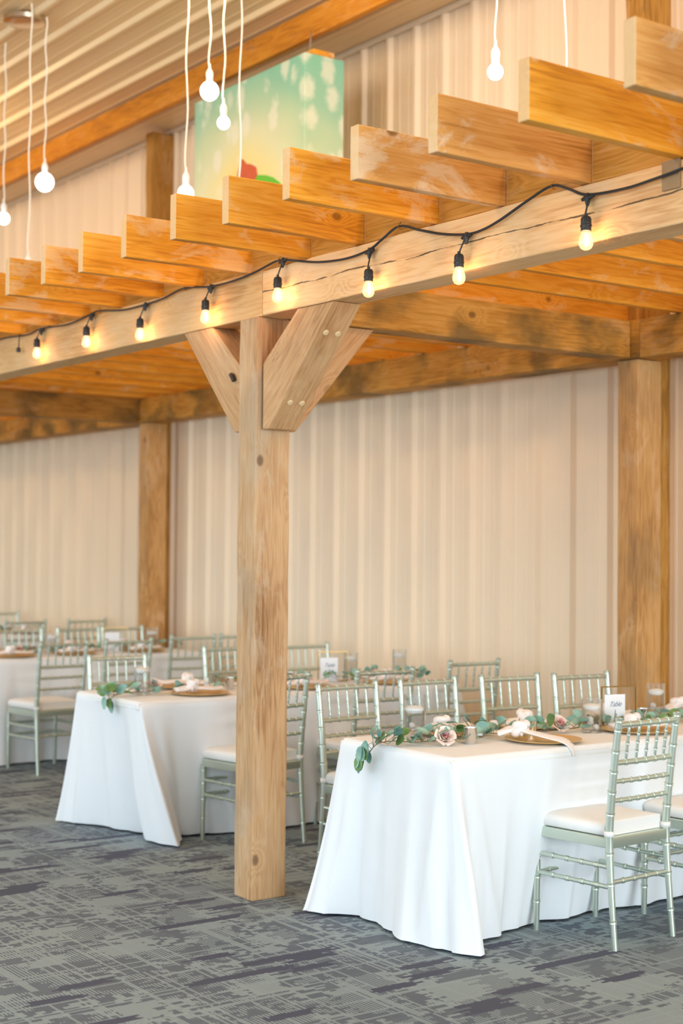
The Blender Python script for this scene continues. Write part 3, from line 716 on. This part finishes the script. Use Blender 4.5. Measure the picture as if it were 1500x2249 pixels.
def table(x0, x1, y0, y1, ctrl, label_t, label_c, seed, side_in=0.0, creases=()):
    t = thing('folding_table', label_t, 'table', ((x0+x1)/2, (y0+y1)/2, 0), 0, 'banquet tables hidden under cloths')
    hx, hy = (x1-x0)/2, (y1-y0)/2
    MB().box(-hx+0.004, hx-0.004, -hy+0.004, hy-0.004, TZ-0.045, TZ-0.004).obj('table_top', 'white_plastic', t, bevel=0.01)
    for sx in (-1, 1):
        for sy in (-1, 1):
            MB().tube([(sx*(hx-0.22), sy*(hy-0.30), 0), (sx*(hx-0.22), sy*(hy-0.30), TZ-0.045)], 0.014, 10).obj('leg', 'iron', t, smooth=True)
    per, S = rrect(x0, x1, y0, y1, 0.035)
    n = len(per); rows = 30; vs = []; fs = []
    W = x1-x0; rr = random.Random(seed); ph = [rr.random()*6 for _ in range(4)]
    for j in range(rows+1):
        tj = j/rows
        for (px, py, nx, ny, s) in per:
            # default hem
            cd = min(abs(s-c) for c in (0, W-0.02, W+(y1-y0)-0.04, 2*W+(y1-y0)-0.06, S))
            corner = math.exp(-(cd/0.11)**2)
            right = 1.0 if W+0.15 < s < W+(y1-y0)-0.2 else 0.0
            o = 0.045+0.030*math.sin(s*9.5+ph[0])+0.018*math.sin(s*21+ph[1])+0.17*corner
            if nx > 0.9 and side_in: o -= side_in*(1-corner)
            hx_, hy_ = px+nx*o, py+ny*o
            h = spline(ctrl, s-S if s > S-0.7 else s) if ctrl else None
            if h: hx_, hy_ = h
            # secondary fold inside the skirt
            q = 0.75*tj+0.25*tj**3 if nx < 0.9 else 0.6*tj+0.4*tj**2
            x = px+(hx_-px)*q; y = py+(hy_-py)*q
            z = TZ+0.003-(TZ-0.006)*tj
            e = min(1.0, tj*8)
            z = TZ+0.003-(TZ-0.003)*tj + (0 if j < rows else 0.006)
            # soft vertical folds
            fo = (0.0075*math.sin(s*26+ph[2])+0.006*math.sin(s*47+ph[3]+tj*1.4))*tj*e
            for (c0, c1, ca, cw, t0) in creases:
                if tj > t0: fo += ca*math.exp(-((s-c0-(c1-c0)*tj)/(cw*(0.35+0.65*tj)))**2)*min(1, (tj-t0)/(1-t0)*1.6)
            x += nx*fo; y += ny*fo
            if j == 0: x -= nx*0.012; y -= ny*0.012
            if j == 0: z = TZ+0.003
            else:
                z -= 0.0
            vs.append((x, y, z))
    fs = [(j*n+k, (j+1)*n+k, (j+1)*n+(k+1) % n, j*n+(k+1) % n) for j in range(rows) for k in range(n)]
    # insert edge-rounding by inner rings on the top
    o0 = len(vs)
    for ins, dz in ((0.03, 0.001),):
        for (px, py, nx, ny, s) in per: vs.append((px-nx*ins, py-ny*ins, TZ+0.003+dz))
    fs += [(k, (k+1) % n, o0+(k+1) % n, o0+k) for k in range(n)]
    fs.append(tuple(o0+k for k in range(n)))
    c = MB().add(vs, fs).obj('tablecloth', 'cloth', None, smooth='full')
    tag(c, label_c, 'tablecloth', 'white floor-length tablecloths')
    return c
T1 = (-5.30, -4.525, 3.825, 6.02); T2 = (-7.80, -7.05, 3.775, 6.02); T3 = (-10.93, -10.17, 3.85, 6.02); T4 = (-13.55, -12.85, 3.85, 6.02)
H1 = [(-0.55, -5.36, 4.35), (-0.40, -5.40, 4.20), (-0.28, -5.36, 4.08), (-0.12, -5.385, 3.90), (-0.03, -5.411, 3.715), (0.07, -5.304, 3.775), (0.16, -5.19, 3.870), (0.27, -5.07, 3.86), (0.40, -4.90, 3.815), (0.50, -4.77, 3.775), (0.56, -4.70, 3.80), (0.63, -4.598, 3.795), (0.68, -4.52, 3.815), (0.735, -4.43, 3.885), (0.80, -4.50, 3.96), (0.90, -4.60, 4.06), (1.02, -4.63, 4.17), (1.16, -4.665, 4.30), (1.30, -4.695, 4.452), (1.45, -4.665, 4.60), (1.66, -4.70, 4.80), (1.86, -4.65, 5.005), (2.08, -4.66, 5.23), (2.3, -4.70, 5.45), (2.6, -4.65, 5.75), (2.85, -4.53, 6.07)]
H2 = [(-0.55, -7.86, 4.30), (-0.40, -7.92, 4.15), (-0.28, -7.86, 4.03), (-0.12, -7.92, 3.86), (-0.03, -7.957, 3.750), (0.08, -7.84, 3.80), (0.16, -7.74, 3.87), (0.25, -7.60, 3.90), (0.35, -7.46, 3.95), (0.43, -7.36, 3.98), (0.52, -7.24, 3.955), (0.60, -7.14, 3.91), (0.66, -7.04, 3.89), (0.72, -6.94, 3.96), (0.80, -7.06, 4.05), (0.90, -7.17, 4.13), (1.05, -7.150, 4.28), (1.2, -7.085, 4.42), (1.5, -7.08, 4.75), (1.8, -7.10, 5.0), (2.4, -7.10, 5.6), (2.85, -7.03, 6.05)]
table(*T1, H1, 'long banquet table under the nearest white cloth, at right', 'white tablecloth puddling at its corner on the nearest table', 3, creases=((0.30, 0.35, 0.012, 0.016, 0.0), (0.66, 0.55, 0.018, 0.030, 0.0), (0.70, 0.655, -0.022, 0.030, 0.0), (0.73, 0.77, 0.028, 0.028, 0.0), (0.76, 0.86, -0.026, 0.030, 0.0), (0.80, 0.98, 0.016, 0.03, 0.1), (1.02, 1.03, 0.010, 0.012, 0.25), (1.62, 1.64, 0.012, 0.02, 0.1), (0.10, 0.06, 0.012, 0.02, 0.1)))
table(*T2, H2, 'long banquet table under the second white cloth, left of the front post', 'white tablecloth on the second table, with a fold trailing to the floor', 5, creases=((0.12, 0.08, 0.014, 0.02, 0.0), (0.30, 0.30, 0.014, 0.016, 0.0), (0.52, 0.45, -0.014, 0.03, 0.05), (0.62, 0.56, 0.020, 0.03, 0.0), (0.70, 0.66, -0.024, 0.03, 0.0), (0.71, 0.74, 0.035, 0.03, 0.0), (0.76, 0.88, -0.024, 0.03, 0.1)))
table(*T3, None, 'long banquet table under the white cloth behind the left whole chair', 'white tablecloth on the third table, behind the left whole chair', 9, side_in=0.06)
table(*T4, None, 'long banquet table under the farthest white cloth at left', 'white tablecloth on the farthest table near the left edge', 12, side_in=0.03)

# ------------------------------------------------------------------ table settings
ZT = TZ+0.0045
def charger_mb():
    return MB().lathe([(0.0, 0.0), (0.10, 0.0), (0.115, 0.004), (0.155, 0.011), (0.165, 0.013), (0.166, 0.0155), (0.155, 0.0145), (0.117, 0.0085), (0.108, 0.0045), (0.0, 0.0045)], seg=56)
ch_top = charger_mb().mesh('charger_plate', 'gold', True)
def charger(x, y, label, z=ZT):
    o = bpy.data.objects.new('charger_plate', ch_top); COL.objects.link(o); o.location = (x, y, z)
    return tag(o, label, 'plate', 'gold charger plates')
def napkin_mb(kind, rnd):
    """a blush cloth napkin with a knot: two flat tails and a wrapped knot"""
    mb = MB()
    def tail(path, widths, th, twist=0.0):
        P = smooth_path(path, 6); n = len(P); seg = 18; vs = []
        for i in range(n):
            t = i/(n-1); wi = widths[0]+(widths[1]-widths[0])*t if len(widths) == 2 else (widths[0]+(widths[1]-widths[0])*min(1, t*2) if t < 0.5 else widths[1]+(widths[2]-widths[1])*(t*2-1))
            d = (P[min(i+1, n-1)]-P[max(i-1, 0)]).normalized(); side = Vector((0, 0, 1)).cross(d).normalized(); up = d.cross(side)
            for k in range(seg):
                a = 2*PI*k/seg; c, q = math.cos(a), math.sin(a)
                rip = 0.16*math.sin(3*a+t*4+rnd)+0.12*math.sin(5*a-t*3)
                vs.append(P[i]+side*c*wi*0.5+up*q*th*(1+rip*1.6)*0.5)
        fs = [(i*seg+k, i*seg+(k+1) % seg, (i+1)*seg+(k+1) % seg, (i+1)*seg+k) for i in range(n-1) for k in range(seg)]
        fs += [tuple(reversed(range(seg))), tuple((n-1)*seg+k for k in range(seg))]
        mb.add(vs, fs)
    if kind == 'drape':   # knot on the plate, tail going over the table edge (+x)
        tail([(0.01, 0.0, 0.040), (0.06, 0.010, 0.033), (0.13, 0.030, 0.022), (0.19, 0.05, 0.012), (0.225, 0.066, -0.012), (0.235, 0.072, -0.05)], (0.055, 0.105, 0.065), 0.015)
        tail([(-0.02, 0.0, 0.045), (-0.05, -0.03, 0.035), (-0.08, -0.05, 0.022)], (0.05, 0.075), 0.026)
    else:
        tail([(0.0, 0.0, 0.035), (0.01, 0.07, 0.030), (0.015, 0.13, 0.026), (0.02, 0.175, 0.030)], (0.055, 0.10, 0.035), 0.020)
        tail([(0.0, 0.0, 0.035), (-0.01, -0.05, 0.028), (-0.015, -0.10, 0.026)], (0.05, 0.08), 0.026)
        tail([(0.0, 0.0, 0.035), (-0.05, 0.03, 0.03), (-0.08, 0.06, 0.028)], (0.045, 0.06), 0.022)
    for k in range(3):   # wrapped knot
        a0 = k*2.1+rnd
        path = [(0.020*math.cos(a), 0.026*math.sin(a)*math.cos(a0*0.3), 0.048+0.020*math.sin(a+a0)) for a in [2*PI*i/12 for i in range(13)]]
        mb.tube(path, [0.017+0.004*math.sin(i*1.7+k) for i in range(13)], 10, cap=False)
    return mb
NM = {}
for kd in ('drape', 'flat'):
    me = napkin_mb(kd, 0.7).mesh('knotted_napkin', 'napkin', 'full'); NM[kd] = me
def napkin(x, y, rz, kind, label, z=ZT+0.006):
    o = bpy.data.objects.new('knotted_napkin', NM[kind]); COL.objects.link(o); o.location = (x, y, z); o.rotation_euler = (0, 0, rz)
    return tag(o, label, 'napkin', 'knotted blush napkins')
def vase(x, y, label, R=0.050, H=0.175, cname='', water_h=0.118, z=ZT):
    r = thing('cylinder_vase', label, 'vase', (x, y, z), 0, 'clear cylinder vases')
    t = 0.003
    MB().lathe([(0.0, 0.0), (R, 0.0), (R, H-0.002), (R+0.001, H), (R-t*0.5, H+0.0015), (R-t, H), (R-t, 0.010), (0.0, 0.010)], seg=40).obj('glass_cylinder', 'glass', r, smooth=True)
    MB().lathe([(0.0, 0.011), (R-t-0.001, 0.011), (R-t-0.001, water_h), (0.0, water_h)], seg=32).obj('water', 'water', r, smooth=True)
    c = thing('floating_candle', 'white floating candle in the ' + cname, 'candle', (x, y, z+water_h-0.006), 0, 'white floating candles')
    rc = R-0.007
    MB().lathe([(0.0, 0.0), (rc*0.75, 0.002), (rc, 0.014), (rc, 0.022), (rc*0.8, 0.028), (0.0, 0.033)], seg=32).obj('wax', 'wax', c, smooth=True)
    MB().tube([(0, 0, 0.030), (0.001, 0, 0.042)], 0.0012, 6).obj('wick', 'iron', c)
    rn = random.Random(int(x*1000))
    for k in range(3):
        a = k*2.2+rn.random(); rr_ = 0.018
        mb = MB().lathe([(0, -0.011), (0.011, -0.008), (0.016, 0), (0.011, 0.008), (0, 0.011)], seg=14)
        o = mb.obj('pebble', 'stone', None, smooth='full', loc=(x+rr_*math.cos(a), y+rr_*math.sin(a), z+0.024+0.018*k)); o.rotation_euler = (rn.random(), rn.random()*2, 0)
        tag(o, 'white stone under water in the ' + cname, 'stone', 'white stones in the ' + cname)
    return r
def votive(x, y, label, z=ZT):
    r = thing('votive_holder', label, 'candle holder', (x, y, z), 0, 'silver votive holders')
    MB().lathe([(0.0, 0.0), (0.022, 0.0), (0.0235, 0.004), (0.0275, 0.066), (0.0285, 0.070), (0.026, 0.070), (0.0245, 0.062), (0.021, 0.02), (0, 0.02)], seg=28).obj('cup', 'silver', r, smooth=True)
    MB().lathe([(0.0, 0.022), (0.0205, 0.022), (0.0225, 0.046), (0.0, 0.047)], seg=20).obj('candle', 'wax', r, smooth=True)
def bottle(x, y, label, z=ZT):
    r = thing('favor_bottle', label, 'bottle', (x, y, z), 0, 'small favour bottles')
    MB().lathe([(0.0, 0.0), (0.015, 0.001), (0.016, 0.004), (0.016, 0.042), (0.012, 0.050), (0.0, 0.050)], seg=20).obj('bottle_body', 'glass', r, smooth=True)
    MB().lathe([(0.0163, 0.010), (0.0165, 0.038)], seg=20).obj('paper_label', 'card', r, smooth=True)
    MB().lathe([(0.0, 0.048), (0.012, 0.048), (0.0125, 0.052), (0.0118, 0.072), (0.0, 0.074)], seg=18).obj('cap', 'white_plastic', r, smooth=True)
def rose(x, y, label, z=ZT, s=1.0, tilt=(0.9, 0.0, 1.2)):
    r = thing('rose', label, 'rose', (x, y, z+0.028*s), 0, 'blush roses in the garlands'); r.rotation_euler = tilt
    def petal(mb, ang, rad, hgt, wid, openk, z0):
        vs = []; nu, nv = 8, 6
        for j in range(nv+1):
            v = j/nv
            for i in range(nu+1):
                u = i/nu*2-1
                a = ang+u*wid*(0.55+0.45*math.sin(PI*min(1, v*0.9+0.1)))
                rr_ = rad*(0.35+0.65*v**0.7)+openk*v**3*rad+0.002*u*u
                zz = z0+hgt*v*(1-0.16*u*u*v)-openk*0.25*hgt*v**4
                vs.append((rr_*math.cos(a), rr_*math.sin(a), zz))
        mb.add(vs, [(j*(nu+1)+i, j*(nu+1)+i+1, (j+1)*(nu+1)+i+1, (j+1)*(nu+1)+i) for j in range(nv) for i in range(nu)])
    outer = MB(); inner = MB()
    for k in range(5): petal(outer, k*1.257, 0.024*s, 0.034*s, 0.80, 0.62, -0.014*s)
    for k in range(5): petal(outer, k*1.257+0.6, 0.019*s, 0.040*s, 0.80, 0.40, -0.014*s)
    for k in range(4): petal(outer, k*1.57+0.2, 0.0145*s, 0.043*s, 0.85, 0.25, -0.013*s)
    for k in range(4): petal(inner, k*1.57+0.9, 0.010*s, 0.042*s, 0.9, 0.12, -0.012*s)
    for k in range(3): petal(inner, k*2.1, 0.0055*s, 0.041*s, 1.2, 0.0, -0.012*s)
    outer.obj('outer_petals', 'rose', r, smooth='full'); inner.obj('heart_petals', 'rosein', r, smooth='full')
    MB().lathe([(0.0, -0.020*s), (0.008*s, -0.018*s), (0.012*s, -0.008*s), (0.006*s, -0.002*s)], seg=12).obj('sepal', 'leafgreen', r, smooth=True)
def garland(path, label, seed, nleaf, spread=0.07, size=(0.017, 0.029), mat='leaf', lift=0.03):
    rn = random.Random(seed); P = smooth_path(path, 8); L = len(P)
    r = thing('eucalyptus_garland', label, 'garland', tuple(P[0]), 0, 'eucalyptus garlands along the tables')
    o0 = P[0]; st = MB(); lf = MB(); lg = MB()
    st.tube([p-o0 for p in P], 0.0022, 6)
    for i in range(nleaf):
        t = (i+rn.random())/nleaf; p = P[min(L-2, int(t*(L-1)))]; d = (P[min(L-1, int(t*(L-1))+1)]-p)
        if d.length < 1e-6: continue
        d.normalize(); side = Vector((-d.y, d.x, 0))
        if side.length < 0.2: side = Vector((1, 0, 0))
        side.normalize()
        sg = rn.choice((-1, 1)); off = side*sg*rn.uniform(0.01, spread)+d*rn.uniform(-0.02, 0.03); over = p.z < TZ-0.01
        base = p+off+Vector((0, 0, 0 if over else rn.uniform(0.004, lift)))
        if over: base = p+side*sg*rn.uniform(0.005, 0.03)+Vector((0, -0.004-rn.random()*0.012, rn.uniform(-0.02, 0.02)))
        a = rn.uniform(*size); b = a*rn.uniform(0.7, 0.95)
        ax = (off*1.0+d*rn.uniform(-0.3, 0.3)*0.05+Vector((0, 0, rn.uniform(-0.02, 0.045)))).normalized()
        nrm = Vector((rn.uniform(-0.7, 0.9), rn.uniform(-0.9, 0.4), rn.uniform(0.2, 1.0))).normalized()
        if over: nrm = Vector((rn.uniform(-0.3, 0.5), -1, rn.uniform(-0.1, 0.4))).normalized(); ax = (Vector((sg*0.6*abs(side.x), 0, -0.5))+Vector((rn.uniform(-.4, .4), 0, 0))).normalized()
        nrm = (nrm-ax*nrm.dot(ax)).normalized(); bx = ax.cross(nrm)
        if not over:
            low = base.z - abs(ax.z)*a - abs(bx.z)*b
            if low < ZT: base.z += ZT-low+0.001
        vs = [base-o0+ax*0.0]; seg = 12
        for rr_, cup in ((0.55, 0.0015), (1.0, 0.004)):
            for k in range(seg):
                q = 2*PI*k/seg; pt = 1.0+0.22*max(0, math.cos(q))**6
                vs.append(base-o0+ax*(math.cos(q)*a*rr_*pt)+bx*(math.sin(q)*b*rr_)+nrm*(cup*abs(math.sin(q))))
        fs = [(0, 1+k, 1+(k+1) % seg) for k in range(seg)]+[(1+k, 1+seg+k, 1+seg+(k+1) % seg, 1+(k+1) % seg) for k in range(seg)]
        (lg if rn.random() < 0.16 else lf).add(vs, fs)
        st.tube([p-o0, (base-o0)-ax*a*0.8], 0.0012, 5)
    st.obj('stem', 'stem', r, smooth=True); lf.obj('leaves', mat, r, smooth='full')
    if lg.v: lg.obj('fresh_leaves', 'leafgreen', r, smooth='full')['label'] = 'fresher green leaves'
def table_card(x, y, label, number, z=ZT, rz=0.0, ww=0.19, hh=0.185):
    r = thing('table_card_frame', label, 'table sign', (x, y, z), rz, 'framed table number cards')
    # frame in the local YZ plane, facing +X
    mb = MB(); t = 0.004
    mb.box(-t, t, -ww/2, ww/2, hh-0.004, hh+0.002).box(-t, t, -ww/2, ww/2, 0.0, 0.005)
    mb.box(-t, t, -ww/2, -ww/2+0.004, 0.005, hh-0.004).box(-t, t, ww/2-0.004, ww/2, 0.005, hh-0.004)
    mb.obj('brass_frame', 'brass', r)
    MB().box(-0.0012, 0.0012, -ww/2+0.004, ww/2-0.004, 0.005, hh-0.004).obj('glass_pane', 'glass', r)
    cw, chh = 0.112, 0.148
    c = MB().box(0.0045, 0.0055, -cw/2-0.025, cw/2-0.025, 0.002, chh).obj('card', 'card', r)
    def txt(name, s, size, zc, shear):
        cu = bpy.data.curves.new(name, 'FONT'); cu.body = s; cu.size = size; cu.shear = shear; cu.align_x = 'CENTER'; cu.align_y = 'CENTER'; cu.extrude = 0.0003; cu.space_character = 0.92; cu.offset = -0.0003
        ob = bpy.data.objects.new(name, cu); COL.objects.link(ob)
        dg = bpy.context.evaluated_depsgraph_get(); me = bpy.data.meshes.new_from_object(ob.evaluated_get(dg)); bpy.data.objects.remove(ob)
        me.materials.clear(); me.materials.append(M['ink'])
        o = bpy.data.objects.new(name, me); COL.objects.link(o); o.parent = c
        o.rotation_euler = (PI/2, 0, PI/2); o.location = (0.0062, -0.025, zc)
    if not number: return
    txt('lettering', 'Table', 0.033, 0.102, 0.5); txt('numeral', number, 0.038, 0.062, 0.1)

# nearest table
vase(-5.085, 4.075, 'tall clear vase with a floating candle at the near end of the nearest table', 0.050, 0.190, 'nearest vase, behind the garland tip')
vase(-4.835, 4.905, 'clear vase with a floating candle just left of the table 1 card', 0.046, 0.150, 'vase just left of the table 1 card', 0.105)
vase(-5.10, 5.62, 'clear vase with a floating candle right of the table 1 card, before the wall post', 0.045, 0.165, 'vase before the right wall post', 0.115)
garland([(-5.075, 3.782, 0.690), (-5.03, 3.788, 0.735), (-4.985, 3.80, 0.778), (-4.975, 3.88, 0.785), (-4.93, 3.97, 0.78), (-4.90, 4.09, 0.785), (-4.92, 4.20, 0.79), (-4.96, 4.32, 0.79), (-4.92, 4.45, 0.785), (-4.93, 4.60, 0.785), (-4.91, 4.80, 0.78), (-4.93, 5.00, 0.785)], 'eucalyptus garland whose tip hangs over the near end of the nearest table', 11, 105, spread=0.085, lift=0.06, size=(0.021, 0.033))
garland([(-4.93, 5.05, 0.78), (-4.90, 5.20, 0.785), (-4.92, 5.40, 0.785), (-4.95, 5.60, 0.785), (-4.9, 5.85, 0.78)], 'eucalyptus garland beyond the table 1 card, behind the nearest chair back', 13, 50, spread=0.08, lift=0.04, size=(0.018, 0.029))
rose(-4.842, 4.045, 'blush rose lying near the garland tip, beside the nearest vase', s=1.2, tilt=(0.55, 0.75, 0.3))
rose(-4.90, 4.765, 'blush rose on the garland between the gold plate and the table card vase', s=1.2, tilt=(0.3, 0.7, 0.2))
rose(-5.01, 4.20, 'blush rose low behind the nearest vase on its right', s=1.05, tilt=(0.2, 0.6, 0.2))
votive(-4.825, 4.172, 'silver votive right of the nearest rose')
bottle(-4.965, 4.345, 'tiny white-capped bottle in the garland, right of the silver votive')
votive(-4.865, 4.555, 'silver votive behind the draped napkin knot')
votive(-4.960, 5.375, 'silver votive right of the table 1 card')
charger(-4.715, 4.490, 'gold charger plate nearest, under the draped napkin')
napkin(-4.765, 4.405, D(6), 'drape', 'knotted napkin with its tail hanging over the table edge', z=ZT+0.010)
charger(-4.735, 5.10, 'gold charger plate behind the nearest chair back')
napkin(-4.735, 5.06, D(-8), 'flat', 'knotted napkin seen through the nearest chair back')
charger(-4.735, 5.66, 'gold charger plate at the right edge behind the nearest chair')
napkin(-4.735, 5.62, D(6), 'flat', 'knotted napkin at the right edge of the photo')
charger(-5.125, 4.30, 'gold charger plate behind the nearest vase')
napkin(-5.11, 4.25, D(10), 'flat', 'knotted napkin just right of the nearest vase')
charger(-5.125, 4.78, 'gold charger plate at the far side, behind the draped napkin')
napkin(-5.10, 4.74, D(175), 'flat', 'knotted napkin at the far side, behind the draped one')
charger(-5.13, 5.27, 'gold charger plate left of the vase by the table 1 card')
napkin(-5.12, 5.26, D(-5), 'flat', 'folded napkin left of the vase by the table 1 card')
charger(-5.13, 5.82, 'gold charger plate farthest on the nearest table')
napkin(-5.12, 5.80, D(3), 'flat', 'knotted napkin before the right wall post')
table_card(-4.945, 5.195, 'framed card reading Table 1 on the nearest table', '1', rz=D(-14))

# second table
vase(-7.40, 3.99, 'clear vase at the near end of the second table', 0.046, 0.150, 'vase at the near end of the second table', 0.125)
vase(-7.66, 5.62, 'clear vase right of the table 2 card', 0.045, 0.16, 'vase beside the table 2 card', 0.115)
vase(-7.62, 5.98, 'clear vase at the wall end of the second table', 0.045, 0.17, 'vase at the wall end of the second table', 0.125)
garland([(-7.30, 3.745, 0.735), (-7.30, 3.755, 0.775), (-7.38, 3.84, 0.785), (-7.40, 3.98, 0.785), (-7.42, 4.2, 0.785), (-7.46, 4.5, 0.785), (-7.43, 4.8, 0.785), (-7.46, 5.1, 0.785), (-7.44, 5.3, 0.785)], 'eucalyptus garland at the near end of the second table', 21, 46, spread=0.10, size=(0.022, 0.034), lift=0.05)
garland([(-7.42, 5.35, 0.78), (-7.45, 5.6, 0.785), (-7.42, 5.85, 0.785), (-7.42, 5.98, 0.78)], 'eucalyptus garland at the wall end of the second table', 23, 44, spread=0.09, lift=0.06)
rose(-7.47, 4.10, 'blurred blush rose at the near end of the second table', s=1.25, tilt=(0.3, 0.6, 0.2))
rose(-7.40, 5.62, 'blurred blush rose right of the table 2 card', s=1.1, tilt=(0.3, 0.6, 0.2))
charger(-7.235, 4.265, 'gold charger plate at the near right of the second table')
napkin(-7.235, 4.22, D(-4), 'flat', 'knotted napkin on the near right plate of the second table')
charger(-7.625, 4.38, 'gold charger plate at the near left of the second table')
napkin(-7.60, 4.40, D(150), 'flat', 'large knotted napkin at the near left of the second table')
bottle(-7.42, 4.42, 'tiny white-capped bottle at the second table, left of the post')
votive(-7.40, 4.56, 'silver votive at the second table, left of the post')
votive(-7.52, 5.06, 'silver votive at the second table, right of the post')
votive(-7.50, 5.68, 'silver votive at the wall end of the second table')
for i, (x, y, side) in enumerate(((-7.235, 4.98, 'right'), (-7.235, 5.60, 'right'), (-7.62, 5.0, 'left'))):
    charger(x, y, 'gold charger plate on the %s side of the second table, %s' % (side, ('right of the front post', 'behind the chair finials', 'behind the front post')[i]))
    napkin(x, y-0.02, D(5), 'flat', 'knotted napkin on the %s side of the second table, %s' % (side, ('right of the front post', 'behind the chair finials', 'behind the front post')[i]))
table_card(-7.50, 5.365, 'framed card reading Table 2 right of the front post', '2', rz=D(-20))

# third and fourth tables
vase(-10.60, 5.80, 'blurred vase on the third table before the wall post', 0.05, 0.17, 'vase before the left wall post', 0.12)
vase(-10.62, 4.95, 'blurred vase in the middle of the third table', 0.05, 0.15, 'vase in the middle of the third table', 0.11)
table_card(-10.5, 5.42, 'blurred white table card on the third table', '', rz=D(-20))
garland([(-10.45, 4.0, 0.78), (-10.5, 4.5, 0.785), (-10.46, 5.0, 0.785), (-10.5, 5.5, 0.785), (-10.48, 5.98, 0.785)], 'blurred eucalyptus garland along the third table', 31, 70, spread=0.11, size=(0.022, 0.034), lift=0.05)
garland([(-13.2, 4.6, 0.78), (-13.2, 5.1, 0.785), (-13.22, 5.6, 0.785), (-13.2, 5.98, 0.785)], 'blurred eucalyptus garland along the farthest table', 33, 56, spread=0.13, size=(0.025, 0.036), lift=0.05)
for i, (x, y, l) in enumerate(((-10.34, 4.50, 'at the left edge on the near side of the third table'), (-10.34, 5.0, 'seen through the left whole chair back'), (-10.36, 5.60, 'on the third table behind the middle chair back'), (-10.72, 4.55, 'on the far side of the third table, at left'), (-10.72, 5.15, 'on the far side of the third table, in the middle'), (-10.72, 5.62, 'on the far side of the third table, by the card'),
        (-13.02, 5.3, 'on the near side of the farthest table'), (-13.02, 5.80, 'on the near side of the farthest table by the wall'), (-13.4, 5.35, 'on the far side of the farthest table'), (-13.4, 5.82, 'on the far side of the farthest table by the wall'))):
    charger(x, y, 'gold charger plate ' + l); napkin(x, y-0.02, D(7*(i % 3)), 'flat', 'knotted napkin ' + l)
for i, (x, y, l) in enumerate(((-10.5, 4.72, 'silver votive in the middle of the third table'), (-13.2, 5.45, 'silver votive on the farthest table'))): votive(x, y, l)
rose(-10.50, 4.62, 'blurred blush rose on the third table garland', s=1.2, tilt=(0.3, 0.6, 0.2))
bpy.context.view_layer.update()
